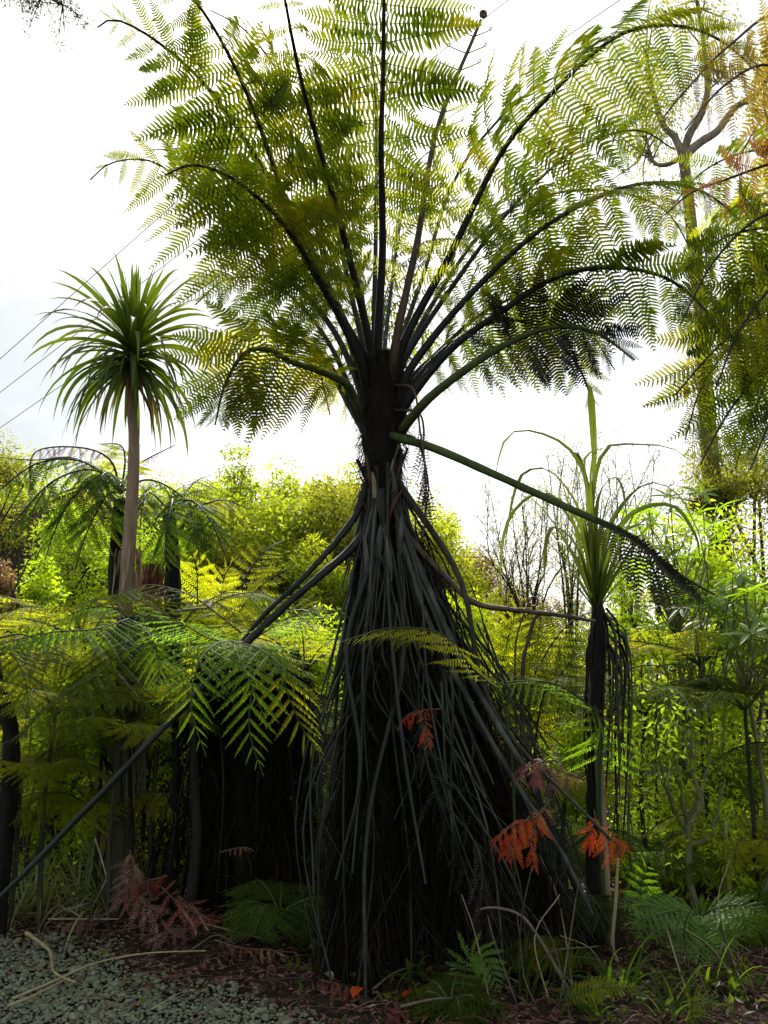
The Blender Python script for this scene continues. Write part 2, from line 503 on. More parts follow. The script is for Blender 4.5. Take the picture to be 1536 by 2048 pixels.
def cloud(g, cs, cr, n, size, aspect=0.4, outward=0.6, droop=0.2, mi=0, jitter=0.5):
    k = rng.integers(0, len(cs), n)
    d = nrm(rng.standard_normal((n, 3)))
    rr = np.asarray(cr)[k] if np.ndim(cr) else np.full(n, cr)
    p = cs[k] + d * (rr * rng.random(n) ** 0.45)[:, None] * np.array([1, 1, 0.75])
    dd = outward * d + np.array([0, 0, -droop])
    sz = size * rng.uniform(0.6, 1.25, n)
    V, F = leaves(p, dd, sz, aspect, jitter=jitter)
    g.add(V, F, mi)


def shrub(name, label, cat, px, py_top, py_bot, wpx, Y, mat, stem='bark_dark', layers=2.1, size=0.06, aspect=0.45, group=None, droop=0.15, stems=4, shell=0.25, jitter=0.6):
    """a bush whose crown spans pixel box (centre px, py_top..py_bot, width wpx) at depth Y; its crown goes down close to the ground"""
    top, bot = P(px, py_top, Y), P(px, py_bot, Y)
    c = (top + bot) / 2
    rx = wpx / 2 * Y / FPX
    rz = (top[2] - bot[2]) / 2
    ry = rx
    base = np.array([c[0], Y, 0.0])
    base[2] = ground_z(base[0], base[1])
    t = thing(name, label, cat, base, group)
    rm = (rx * ry * rz) ** (1 / 3)
    k = int(np.clip(26 * rx * rz / 0.5, 14, 60))
    cs = clumps(c, (rx * 0.8, ry * 0.8, rz * 0.85), k, shell)
    crr = rm * rng.uniform(0.22, 0.5, k)
    n = int(layers * math.pi * rx * rz / (size * size * aspect * 0.5))
    n = min(n, 10000)
    g = Geo()
    cloud(g, cs, crr, n, size, aspect, droop=droop, jitter=jitter)
    low = max(bot[2] - base[2], 0.1)                         # thinner leaves below, down to the ground
    cs2 = np.stack([c[0] + rng.uniform(-0.8, 0.8, 14) * rx, c[1] + rng.uniform(-0.6, 0.6, 14) * ry, base[2] + rng.uniform(0.1, low + 0.3, 14)], 1)
    cloud(g, cs2, rm * 0.5, int(n * 0.35), size, aspect, droop=droop, jitter=jitter)
    g.build('crown', M[mat], t, kind='stuff')
    g = Geo()
    h = max(c[2] - base[2], 0.2)
    r0 = 0.008 + 0.007 * h
    for s in range(stems):
        a = rng.uniform(0, 6.28)
        q = base + np.array([math.cos(a), math.sin(a), 0]) * 0.12 * s
        q[2] = base[2] - 0.03
        fork = c + np.array([rng.normal() * rx * 0.35, rng.normal() * ry * 0.35, -rz * 0.4])
        mid = (q + fork) / 2 + np.array([rng.normal(), rng.normal(), 0]) * 0.06 * h
        g.add(*tube(catmull([q, mid, fork], 9), np.linspace(r0, r0 * 0.55, 9), 6, rough=0.05))
        for j in range(s, k, stems):
            m2 = (fork + cs[j]) / 2 + rng.standard_normal(3) * 0.04 * h + np.array([0, 0, 0.04 * h])
            g.add(*tube(catmull([fork, m2, cs[j]], 6), np.linspace(r0 * 0.45, r0 * 0.12, 6), 4))
    g.build('trunk', M[stem], t, smooth=True)
    return t


# ------------------------------------------------------------------ fern fronds
def pinna_template(npin, wr, curl, fill=0.62, fwd=76, tipn=0.45, wob=0.012, rib=0.005, sweep=0.0, droop=0.42):
    """one pinna of unit length along +x with its pinnules; returns Geo pieces (leaf, rib)"""
    pitch = 1.0 / (npin + 0.4)
    V, F4, F3 = [], [], []

    def spine(x):
        return np.array([x * (1 - 0.15 * curl * x), sweep * x * x, -curl * x * x * 0.55])
    n = 0
    for i in range(npin):
        x = (i + 0.65) * pitch
        prof = min(1.0, 0.62 + 1.6 * x) * (1 - max(0, (x - tipn) / (1 - tipn)) ** 1.5 * 0.90)
        pl = wr * prof * (1 + 0.10 * rng.standard_normal())
        bw = pitch * fill * 0.5 * (0.55 + 0.45 * prof)
        th = math.radians(fwd + rng.normal() * 3 - 14 * x)
        for sgn in (1, -1):
            b = spine(x)
            d = np.array([math.cos(th), sgn * math.sin(th), 0])
            al = np.array([1, 0, 0])
            dz = np.array([0, 0, -1.0])
            dr = droop * pl * (1 + 0.5 * rng.standard_normal())
            m = b + d * pl * 0.55 + dz * dr * 0.35
            tip = b + d * pl + al * bw * 0.7 + dz * dr
            V += [b - al * bw * 0.85, b + al * bw * 0.85, m + al * bw * 0.95, m - al * bw * 0.8, tip]
            if sgn > 0:
                F4.append([n, n + 1, n + 2, n + 3]); F3.append([n + 3, n + 2, n + 4])
            else:
                F4.append([n + 1, n, n + 3, n + 2]); F3.append([n + 2, n + 3, n + 4])
            n += 5
    xs = np.linspace(0, 1, 5)
    c = np.array([spine(x) for x in xs])
    RV, RF = tube(c, np.linspace(rib, rib * 0.25, 5), 3)
    return np.array(V), np.array(F4), np.array(F3), RV, RF


TPL = {}


def tpl(key):
    if key not in TPL:
        npin, wr, fill = key
        TPL[key] = [pinna_template(npin, wr, c, fill, sweep=sw) for c, sw in ((0.12, 0.05), (0.3, -0.04), (0.5, 0.06), (0.75, 0.0))]
    return TPL[key]


PM = {}


def pinna_mesh(key, v, mats):
    k = (key, v, mats)
    if k not in PM:
        V, F4, F3, RV, RF = tpl(key)[v]
        g = Geo()
        g.V.append(V.astype(np.float32)); g.n = len(V)
        g.F += [(F4, 0), (F3, 0)]
        g.add(RV, RF, 1)
        PM[k] = g.mesh('pinna', [M[mats[0]], M[mats[1]]])
    return PM[k]


def len_profile(s, base=0.5, peak=0.36):
    a = base + (1 - base) * np.sin(np.clip(s / peak, 0, 1) * math.pi / 2)
    b = 1 - np.clip((s - peak) / (1 - peak), 0, 1) ** 1.7
    return a * (0.04 + 0.96 * b)


def frond(th, pts, L=0.5, n=22, t0=0.3, ang=(78, 42), droop=0.15, roll=0.0, nhint=None, mats=('fern', 'stipe'),
          r=(0.02, 0.004), key=(18, 0.17, 0.62), indiv=False, name='frond', variants=(0, 1, 1, 2), axis_xy=None, miss=0.0,
          base=0.5, peak=0.36, label=None, jit=0.06, sides=6, yb=0.55, twist=0.0, lvar=0.09):
    """pts: world points of the rachis from the crown to the tip. One object per frond (its stalk and midrib);
    its pinnae are sub-parts: single objects (indiv) or one joined mesh."""
    c = catmull(pts, 44)
    rr = np.interp(np.linspace(0, 1, 44), [0, t0, 1], [r[0], r[0] * 0.62 + r[1] * 0.38, r[1]])
    g = Geo()
    g.add(*tube(c, rr, sides, rough=0.03))
    f = g.build(name, M[mats[1]], th, smooth=True)
    if label:
        f['label'] = label
    T = nrm(np.gradient(c, axis=0))
    s = np.linspace(0, 1, n)
    tt = t0 + (1 - t0) * (s ** 0.92) * 0.985
    root = ROOT[th.name]
    g = Geo()
    VB = {v: [] for v in set(variants)}
    for i in range(n):
        x = tt[i] * 43
        k = int(x); fr = x - k
        k2 = min(k + 1, 43)
        p0 = c[k] * (1 - fr) + c[k2] * fr
        t_ = nrm(T[k] * (1 - fr) + T[k2] * fr)
        h = np.asarray(nhint, float) if nhint is not None else UP.copy()
        if axis_xy is not None:
            inn = np.array([axis_xy[0] - p0[0], axis_xy[1] - p0[1], 0.0])
            h = 0.5 * UP + 0.30 * nrm(inn) + yb * np.array([0, 1.0, 0])
        N_ = nrm(h - (h @ t_) * t_)
        Sx = np.cross(t_, N_)
        if roll or twist:
            ca, sa = math.cos(roll + twist * s[i]), math.sin(roll + twist * s[i])
            Sx, N_ = ca * Sx + sa * N_, ca * N_ - sa * Sx
        a = math.radians(ang[0] + (ang[1] - ang[0]) * s[i])
        Ls = L * float(len_profile(s[i], base, peak))
        for sg in (1, -1):
            if miss and rng.random() < miss:
                continue
            aa = a + rng.normal() * jit
            d = math.cos(aa) * t_ + sg * math.sin(aa) * Sx
            d = nrm(d + np.array([0, 0, -droop * (0.7 + 0.8 * s[i])]) + rng.standard_normal(3) * jit * 0.7)
            z = nrm(N_ - (N_ @ d) * d + 1e-6)
            if z[2] < 0:
                z = -z
            z = nrm(z + rng.standard_normal(3) * jit)
            z = nrm(z - (z @ d) * d)
            y = np.cross(z, d)
            ls = Ls * rng.uniform(1 - lvar, 1 + lvar)
            R = np.stack([d * ls, y * ls * min(1.0, 0.75 + 0.25 * Ls / L) , z * ls], 1)
            v = int(rng.choice(variants))
            pp = p0 + 0.0 * d
            if indiv:
                o = bpy.data.objects.new('pinna', pinna_mesh(key, v, mats))
                COL.objects.link(o)
                o.parent = f
                m4 = np.eye(4)
                m4[:3, :3] = R
                m4[:3, 3] = pp - root
                o.matrix_basis = Matrix(m4.tolist())
            else:
                VB[v].append((R, pp))
    if not indiv:
        for v, lst in VB.items():
            if not lst:
                continue
            V, F4, F3, RV, RF = tpl(key)[v]
            Rm = np.stack([a for a, _ in lst]); Pm = np.stack([b for _, b in lst])
            W = np.einsum('nij,vj->nvi', Rm, V) + Pm[:, None]
            k = (np.arange(len(lst)) * len(V))[:, None, None]
            n0 = g.n
            g.V.append(W.reshape(-1, 3).astype(np.float32)); g.n += W.shape[0] * W.shape[1]
            g.F += [((F4[None] + k).reshape(-1, 4) + n0, 0), ((F3[None] + k).reshape(-1, 3) + n0, 0)]
            W = np.einsum('nij,vj->nvi', Rm, RV) + Pm[:, None]
            k = (np.arange(len(lst)) * len(RV))[:, None, None]
            g.add(W.reshape(-1, 3), (RF[None] + k).reshape(-1, 4), 1)
        g.build('leaflets', [M[mats[0]], M[mats[1]]], f, loc=root, kind='stuff')
    return f


def PP(lst):
    return [P(*q) for q in lst]


def rough_trunk(g, c, r, sides=18, amp=0.12, n=46):
    c = catmull(c, n)
    rr = np.interp(np.linspace(0, 1, n), np.linspace(0, 1, len(r)), r)
    ph = rng.uniform(0, 6.28, sides)
    T, A, B = frames(c)
    th = np.linspace(0, 2 * math.pi, sides, endpoint=False)
    rad = rr[:, None] * (1 + amp * np.sin(ph)[None] + amp * 0.8 * rng.standard_normal((n, sides)))
    V = c[:, None] + rad[..., None] * (np.cos(th)[None, :, None] * A[:, None] + np.sin(th)[None, :, None] * B[:, None])
    i = np.arange(n - 1)[:, None] * sides
    j = np.arange(sides)[None]
    F = np.stack([i + j, i + (j + 1) % sides, i + sides + (j + 1) % sides, i + sides + j], -1).reshape(-1, 4)
    V = V.reshape(-1, 3)
    g.add(V, F)
    top = c[-1]
    g.add(np.vstack([V[-sides:], top]), [[k, (k + 1) % sides, sides] for k in range(sides)])


def strips(g, start, end, n, width, length, spread=0.3, mi=0):
    """hanging dead leaf strips scattered over rays start->end"""
    k = rng.integers(0, len(start), n)
    t = rng.random(n)[:, None]
    p = start[k] * (1 - t) + end[k] * t + rng.standard_normal((n, 3)) * 0.02
    d = nrm(nrm(end[k] - start[k]) + np.array([0, 0, -0.8]) + spread * rng.standard_normal((n, 3)))
    s = nrm(np.cross(d, rng.standard_normal((n, 3))))
    l = (length * rng.uniform(0.4, 1.3, n))[:, None]
    wd = (width * rng.uniform(0.4, 1.3, n))[:, None]
    m = p + d * l * 0.5 + 0.08 * l * rng.standard_normal((n, 3))
    e = p + d * l + 0.12 * l * rng.standard_normal((n, 3)) + np.array([0, 0, -0.04])
    V = np.stack([p - s * wd, p + s * wd, m + s * wd * 0.9, m - s * wd * 0.9, e], 1).reshape(-1, 3)
    q = np.arange(n)[:, None] * 5
    g.add(V, q + [0, 1, 2, 3], mi)
    g2 = Geo()
    g.F.append(((q + [3, 2, 4]) + (g.n - n * 5), mi))


# ================================================================== the tall tree fern in the middle
AY = 4.7
base = G(775, 1930)
base = np.array([P(765, 950, AY)[0], AY, 0.0]); base[2] = ground_z(base[0], AY)
fern = thing('tree_fern', 'tall tree fern with black stalks and a wide skirt of dead stalks, in the middle', 'tree fern', base)
axis_main = (base[0], AY)
g = Geo()
rough_trunk(g, [base + [0.05, 0, -0.1], base + [0.04, 0, 0.8], P(768, 1100, AY), P(765, 940, AY), P(764, 820, AY), P(766, 715, AY)],
            [0.20, 0.15, 0.11, 0.09, 0.072, 0.085, 0.12, 0.135], sides=22, amp=0.07, n=70)
g.build('trunk', M['fern_trunk'], fern, smooth=True)


def main_start(px, py):
    """stipe base on the neck of the crown, on the side of the frond"""
    ang_ = px - 766
    return [P(766 + 0.30 * ang_, 900 - 0.05 * abs(ang_), AY - 0.05), P(766 + 0.62 * ang_, 0.5 * (900 + py), AY - 0.03)]


STP = ('fern', 'stipe')
MAIN = [
    # (path, L, n, t0, roll, mats, indiv)
    ([(712, 700, 4.62), (640, 540, 4.45), (565, 400, 4.25), (435, 200, 3.95), (330, 95, 3.75), (235, 40, 3.65), (195, 55, 3.62)], 0.60, 23, 0.36, 0.25, ('fern_crown', 'stipe'), True),
    ([(722, 705, 4.55), (660, 600, 4.40), (600, 490, 4.20), (545, 325, 3.90), (495, 190, 3.65), (430, 60, 3.45), (360, -30, 3.3), (280, -60, 3.25)], 0.62, 24, 0.34, 0.1, ('fern_crown', 'stipe'), True),
    ([(726, 690, 4.75), (700, 580, 4.80), (660, 400, 4.85), (620, 270, 4.9), (560, 150, 4.95), (490, 60, 5.0), (420, 20, 5.0)], 0.62, 22, 0.28, -0.25, ('fern_crown', 'stipe'), False),
    ([(755, 690, 4.58), (765, 500, 4.35), (762, 300, 4.05), (766, 150, 3.85), (768, 0, 3.65), (774, -170, 3.4), (785, -300, 3.2)], 0.56, 24, 0.45, 0.0, ('fern_crown', 'stipe'), False),
    ([(748, 690, 4.85), (752, 420, 4.95), (750, 180, 5.05), (725, 0, 5.1), (705, -110, 5.1)], 0.6, 22, 0.35, 0.1, ('fern_crown', 'stipe'), False),
    ([(806, 690, 4.55), (900, 510, 4.40), (1000, 310, 4.20), (1100, 190, 4.05), (1230, 75, 3.9), (1340, 50, 3.85), (1440, 80, 3.85), (1520, 150, 3.85)], 0.60, 22, 0.40, -0.30, ('fern_crown', 'stipe'), True),
    ([(816, 745, 4.60), (930, 600, 4.50), (1080, 460, 4.40), (1220, 385, 4.30), (1320, 365, 4.3), (1410, 385, 4.3), (1480, 440, 4.3)], 0.56, 21, 0.34, -0.35, ('fern_crown', 'stipe'), True),
    ([(818, 800, 4.60), (900, 700, 4.50), (1000, 625, 4.40), (1110, 555, 4.35), (1220, 535, 4.3), (1330, 555, 4.3), (1410, 620, 4.3), (1450, 690, 4.3)], 0.52, 21, 0.36, -0.3, ('fern_crown', 'stipe'), True),
    ([(818, 842, 4.50), (860, 795, 4.35), (930, 740, 4.2), (1010, 690, 4.1), (1100, 655, 4.0), (1190, 665, 3.95), (1270, 720, 3.9)], 0.36, 19, 0.50, -0.2, ('dead_dark', 'stipe_green'), True),
    ([(812, 770, 4.80), (880, 700, 4.95), (960, 630, 5.1), (1060, 590, 5.25), (1160, 640, 5.35), (1230, 740, 5.4)], 0.55, 19, 0.30, 0.2, ('fern_crown', 'stipe'), False),
    ([(808, 720, 4.85), (870, 600, 5.05), (960, 470, 5.3), (1060, 400, 5.5), (1200, 380, 5.7), (1330, 420, 5.8), (1400, 540, 5.8)], 0.62, 21, 0.28, 0.2, ('fern_crown', 'stipe'), False),
    ([(815, 780, 4.75), (900, 690, 4.85), (1000, 640, 5.0), (1090, 660, 5.1), (1160, 740, 5.2), (1190, 830, 5.2)], 0.5, 18, 0.30, 0.2, ('fern_crown', 'stipe'), False),
    ([(800, 690, 4.90), (850, 540, 5.2), (900, 380, 5.5), (970, 270, 5.7), (1080, 170, 5.9), (1220, 120, 6.0), (1340, 140, 6.0)], 0.6, 20, 0.25, 0.2, ('fern_crown', 'stipe'), False),
    ([(706, 790, 4.55), (690, 765, 4.45), (640, 742, 4.35), (580, 722, 4.3), (540, 700, 4.3), (490, 705, 4.3), (450, 770, 4.3), (430, 850, 4.3)], 0.50, 21, 0.36, 0.3, ('fern_crown', 'stipe_green'), True),
    ([(708, 745, 4.70), (660, 650, 4.75), (590, 570, 4.8), (500, 500, 4.9), (400, 400, 5.0), (310, 325, 5.1), (225, 325, 5.1), (180, 360, 5.1)], 0.58, 22, 0.30, 0.2, ('fern_crown', 'stipe'), False),
    ([(706, 790, 4.80), (660, 690, 4.95), (600, 610, 5.1), (530, 560, 5.2), (450, 560, 5.3), (390, 610, 5.35)], 0.52, 19, 0.28, -0.2, ('fern_crown', 'stipe'), False),
    ([(705, 800, 4.85), (650, 720, 5.05), (590, 680, 5.2), (520, 660, 5.3), (440, 690, 5.4), (400, 760, 5.4)], 0.50, 17, 0.28, -0.2, ('fern_yellow', 'stipe'), False),
    ([(715, 740, 4.9), (670, 600, 5.15), (600, 460, 5.4), (500, 350, 5.6), (400, 300, 5.8), (300, 300, 5.9)], 0.62, 22, 0.25, -0.1, ('fern_crown', 'stipe'), False),
    ([(735, 700, 5.0), (720, 560, 5.4), (690, 440, 5.8), (650, 350, 6.1), (600, 300, 6.3)], 0.6, 19, 0.22, 0.0, ('fern_crown', 'stipe'), False),
    ([(770, 690, 5.0), (790, 520, 5.5), (810, 400, 5.9), (840, 320, 6.2), (880, 290, 6.4)], 0.58, 19, 0.22, 0.0, ('fern_crown', 'stipe'), False),
    ([(760, 720, 5.0), (765, 620, 5.5), (765, 560, 6.0), (770, 540, 6.4)], 0.5, 15, 0.20, 0.0, ('fern_yellow', 'stipe'), False),
    ([(700, 815, 4.8), (660, 740, 5.0), (640, 700, 5.1), (640, 740, 5.2), (660, 830, 5.2)], 0.35, 13, 0.32, 0.0, ('fern_yellow', 'stipe'), False),
    ([(718, 720, 4.5), (640, 560, 4.2), (560, 440, 3.95), (470, 360, 3.75), (390, 330, 3.65), (330, 350, 3.6)], 0.46, 19, 0.42, 0.3, ('fern_crown', 'stipe'), False),
    ([(810, 720, 4.75), (900, 580, 4.8), (1020, 420, 4.85), (1150, 300, 4.9), (1270, 260, 4.9), (1350, 300, 4.9)], 0.52, 21, 0.34, -0.1, ('fern_crown', 'stipe'), False),
    ([(740, 690, 4.5), (690, 480, 4.15), (640, 300, 3.8), (600, 150, 3.5), (570, 0, 3.2), (550, -120, 3.05)], 0.42, 18, 0.42, 0.1, ('fern_crown', 'stipe'), False),
]
for path, L, n, t0, roll, mats, indiv in MAIN:
    a0 = path[0]
    start = main_start(a0[0], a0[1])
    rs = 0.033 if a0[2] < 4.66 else 0.025
    frond(fern, start + PP(path), L * 1.1 * rng.uniform(0.9, 1.08), int(n * 0.80), t0, (84, 44), 0.46, 0.35 * roll + rng.normal() * 0.18, None, mats, (rs, 0.0045), (23, 0.160, 0.76), indiv,
          axis_xy=axis_main, variants=(1, 2, 2, 3), jit=0.12, miss=0.05, twist=rng.normal() * 0.5)

# the young frond still unrolling: thick stalk, curled tip, tiny curled pinnae near the top, open ones below
uf = main_start(790, 690) + PP([(792, 680, 4.5), (835, 480, 4.35), (858, 330, 4.25), (885, 225, 4.2), (945, 80, 4.12), (962, 40, 4.1)])
c = catmull(uf, 50)
g = Geo()
g.add(*tube(c, np.interp(np.linspace(0, 1, 50), [0, 0.4, 1], [0.034, 0.022, 0.009]), 7, rough=0.03))
tip = c[-1]
sp = []
for q in np.linspace(0, 4.2 * math.pi, 40):
    rr_ = 0.034 * (1 - q / (4.8 * math.pi))
    sp.append(tip + np.array([0.016 + rr_ * math.sin(q) * 0.6 - 0.005, 0, 0.02 + rr_ * (1 - math.cos(q)) * 0.7]))
g.add(*tube(np.array(sp), np.linspace(0.010, 0.005, 40), 6))
yf = g.build('young_frond', M['stipe_brown'], fern, smooth=True)
yf['label'] = 'young frond with its tip still coiled'
for q in np.linspace(0.70, 0.97, 7):
    p0 = c[int(q * 49)]
    for sg in (1, -1):
        l = 0.10 * (1.25 - q) / 0.4 + 0.03
        d = nrm(np.array([sg * 0.9, -0.2, 0.25]))
        arm = [p0 + d * l * t_ for t_ in np.linspace(0, 1, 5)]
        e = arm[-1]
        for a in np.linspace(0.3, 8.5, 12):
            ra = 0.012 * (1 - a / 12)
            arm.append(e + d * ra * math.sin(a) + UP * ra * (1 - math.cos(a)))
        Geo().add(*tube(np.array(arm), np.linspace(0.0035, 0.0022, len(arm)), 5)).build('curled_pinna', M['stipe_brown'], yf, smooth=True)
frond(fern, list(c[::6][:8]) + [c[46]], 0.42, 11, 0.42, (70, 60), 0.22, 0.5, (0.1, 0.8, 0.6), ('fern_yellow', 'stipe_green'), (0.02, 0.006), (17, 0.17, 0.55), False, miss=0.1, base=1.0, peak=0.1, name='frond')

# the long green frond bent down to the right, dying at its end
frond(fern, PP([(775, 868, 4.62), (805, 878, 4.55), (870, 897, 4.45), (980, 945, 4.3), (1150, 1022, 4.2), (1260, 1072, 4.2), (1345, 1140, 4.25), (1430, 1190, 4.3)]),
      0.34, 15, 0.62, (70, 50), 1.4, 0.0, None, ('dead_dark', 'stipe_green'), (0.027, 0.006), (15, 0.13, 0.6), True, variants=(2, 3), axis_xy=axis_main,
      label='bent green frond stalk with withered black leaflets')

# dead stalks reaching out sideways
for pts, r0, mt in (
    ([(728, 985, 4.62), (716, 1020, 4.6), (690, 1062, 4.55), (610, 1152, 4.5), (530, 1228, 4.45), (485, 1282, 4.45)], 0.022, 'dead_stalk'),
    ([(738, 1050, 4.6), (705, 1096, 4.58), (640, 1152, 4.5), (570, 1212, 4.45), (480, 1300, 4.4), (330, 1452, 4.3), (160, 1632, 4.2), (20, 1775, 4.15), (-60, 1850, 4.1)], 0.023, 'stipe'),
    ([(800, 1050, 4.6), (826, 1086, 4.58), (890, 1152, 4.5), (950, 1206, 4.45), (1050, 1222, 4.45), (1130, 1232, 4.5), (1190, 1243, 4.55)], 0.019, 'stipe_brown'),
    ([(800, 1060, 4.58), (835, 1130, 4.5), (893, 1262, 4.4), (960, 1390, 4.3), (1045, 1530, 4.2)], 0.024, 'dead_stalk'),
    ([(795, 1050, 4.58), (820, 1130, 4.5), (870, 1270, 4.4), (1010, 1530, 4.3), (1120, 1700, 4.2), (1185, 1830, 4.15)], 0.018, 'dead_stalk'),
):
    g = Geo()
    c = catmull(PP(pts), 40)
    g.add(*tube(c, np.interp(np.linspace(0, 1, 40), [0, 0.1, 1], [r0 * 1.3, r0, r0 * 0.5]), 9, rough=0.13))
    g.build('dead_stalk', M[mt], fern, smooth=True)

# the skirt of hanging dead stalks
ST, EN = [], []
NSK = 125
for i in range(NSK):
    u = rng.random()
    back = i % 6 == 0
    ex = -0.34 + 1.46 * u ** 1.35
    ey = rng.uniform(4.75, 5.4) if back else rng.uniform(3.95, 4.65) + 0.22 * abs(ex - 0.1)
    a = math.atan2(ey - AY, ex - base[0])
    z0 = rng.uniform(1.55, 2.62) if i % 3 else rng.uniform(2.2, 2.62)
    k = (2.62 - z0)
    s0 = np.array([base[0] + math.cos(a) * (0.10 + 0.10 * k), AY + math.sin(a) * (0.10 + 0.16 * k), z0])
    e0 = np.array([ex, ey, 0.0])
    e0[2] = ground_z(ex, ey) + (rng.uniform(0.05, 1.1) if rng.random() < 0.45 else 0.0)
    wob = 0.075
    m1 = s0 * 0.66 + e0 * 0.34 + np.array([rng.normal() * wob - 0.05 * math.cos(a), rng.normal() * wob, 0.05])
    m2 = s0 * 0.3 + e0 * 0.7 + np.array([rng.normal() * wob * 1.8 - 0.06 * math.cos(a), rng.normal() * wob, 0.03])
    c = catmull([s0 + [0, 0, 0.1], s0, m1, m2, e0], 20)
    g = Geo()
    r0 = rng.choice([0.005, 0.009, 0.013, 0.018, 0.024], p=[0.24, 0.24, 0.22, 0.18, 0.12]) * rng.uniform(0.85, 1.15)
    g.add(*tube(c, np.interp(np.linspace(0, 1, 20), [0, 0.15, 1], [r0 * 1.5, r0, r0 * 0.45]), 6, rough=0.09, flat=0.7))
    g.build('dead_stalk', M[['dead_stalk', 'stipe', 'dead_stalk_moss'][int(rng.choice(3, p=[0.42, 0.34, 0.24]))]], fern, smooth=True)
    ST.append(m1 * 0.4 + s0 * 0.6); EN.append(e0)
ST, EN = np.array(ST), np.array(EN)
STi = ST + (np.array([base[0], AY + 0.1, 0]) - ST) * np.array([0.12, 0.16, 0])
ENi = EN * [1, 1, 0] + (np.array([base[0] + 0.2, AY + 0.1, 0]) - EN * [1, 1, 0]) * np.array([0.10, 0.12, 0])
for i in range(0, NSK, 3):                             # some still carry withered leaflets
    p0, p1 = ST[i] * (1 - (i % 7) * 0.09) + EN[i] * (i % 7) * 0.09, EN[i] * [1, 1, 0] + [0, 0, 0.15 + 0.25 * (i % 3)]
    frond(fern, [p0, (p0 + p1) / 2 + rng.standard_normal(3) * 0.08 + [0, -0.06, 0.04], p1], 0.22, 12, 0.3, (50, 35), 1.1, rng.uniform(-1, 1), (0, -0.6, 0.6), (('dead_dark', 'dead_dark', 'dead_litter', 'dead_dark')[i % 4], 'dead_stalk'),
          (0.007, 0.002), (13, 0.10, 0.5), False, name='dead_frond', variants=(2, 3), jit=0.4, miss=0.2)
g = Geo()
strips(g, STi, ENi, 9000, 0.006, 0.30, 0.22)
strips(g, STi, ENi, 16000, 0.0028, 0.22, 0.55)
strips(g, ST, EN * [1, 1, 0], 5000, 0.0022, 0.16, 0.9)
g.build('dead_thatch_shade', M['thatch_shade'], fern, kind='stuff')

# broad flat dead stalk bases shingled over the upper trunk
for i in range(44):
    a = rng.uniform(math.pi * 1.0, math.pi * 2.0) if i % 4 else rng.uniform(0, math.pi)
    z0 = rng.uniform(1.75, 2.55)
    k = 2.6 - z0
    rad = 0.10 + 0.15 * k
    s0 = np.array([base[0] + math.cos(a) * rad + 0.10 * k * max(0, math.cos(a)), AY + math.sin(a) * rad, z0])
    l = rng.uniform(0.3, 0.85)
    da = rng.normal() * 0.10
    e0 = s0 + np.array([math.cos(a + da) * 0.20 * l + rng.normal() * 0.03, math.sin(a + da) * 0.20 * l, -l])
    m = (s0 + e0) / 2 + np.array([rng.normal() * 0.015, rng.normal() * 0.015, 0])
    c = catmull([s0, m, e0], 12)
    r0 = rng.uniform(0.013, 0.027)
    Geo().add(*tube(c, np.interp(np.linspace(0, 1, 12), [0, 0.08, 0.5, 1], [r0 * 0.5, r0 * 1.1, r0, r0 * 0.35]), 7, rough=0.10, flat=0.55)).build('stalk_base', M['stalk_grey' if i % 3 == 0 else 'dead_stalk'], fern, smooth=True)

# broken stalk stubs and red scales at the neck
for i in range(20):
    a = rng.uniform(0, 2 * math.pi)
    z0 = rng.uniform(2.35, 2.72)
    s0 = np.array([base[0] + math.cos(a) * 0.085, AY + math.sin(a) * 0.085, z0])
    l = rng.uniform(0.08, 0.2)
    e0 = s0 + np.array([math.cos(a) * 0.07, math.sin(a) * 0.07, l])
    g = Geo()
    r0 = rng.uniform(0.012, 0.024)
    c = catmull([s0 - [0, 0, 0.08], s0, e0], 7)
    V, F = tube(c, np.linspace(r0 * 1.1, r0 * 0.7, 7), 7, rough=0.06, flat=0.7)
    g.add(V, F)
    g.add(np.vstack([V[-7:], c[-1]]), [[k, (k + 1) % 7, 7] for k in range(7)])
    g.build('stalk_stub', M[['scale_red', 'dead_stalk', 'husk'][int(rng.choice(3, p=[0.4, 0.45, 0.15]))]], fern, smooth=True)

for px, py, ln, r0, mt in ((752, 958, 0.16, 0.022, 'husk'), (742, 930, 0.18, 0.018, 'scale_red'), (776, 985, 0.2, 0.016, 'scale_red'), (766, 1005, 0.2, 0.016, 'dead_stalk_moss'), (788, 945, 0.18, 0.016, 'stipe_brown'),
                         (758, 1060, 0.18, 0.026, 'stalk_grey'), (735, 1080, 0.2, 0.022, 'stalk_grey'), (800, 1040, 0.2, 0.022, 'stalk_grey'), (780, 1090, 0.2, 0.024, 'stalk_grey')):
    q = P(px, py, AY - 0.125 - 0.0006 * (py - 930))
    c = catmull([q - [0, -0.03, ln], q - [0, 0, ln * 0.4], q + [0, -0.012, 0.02]], 9)
    c = c + np.linspace(0, 1, 9)[:, None] ** 2 * np.array([rng.normal() * 0.03, -0.03 * rng.random(), 0.02 * rng.normal()])
    V, F = tube(c, np.interp(np.linspace(0, 1, 9), [0, 0.5, 0.85, 1], [r0 * 0.7, r0 * 0.8, r0 * 0.5, r0 * 0.12]), 9, rough=0.16, flat=0.6)
    g = Geo().add(V, F)
    g.build('stalk_stub', M[mt], fern, smooth=True)

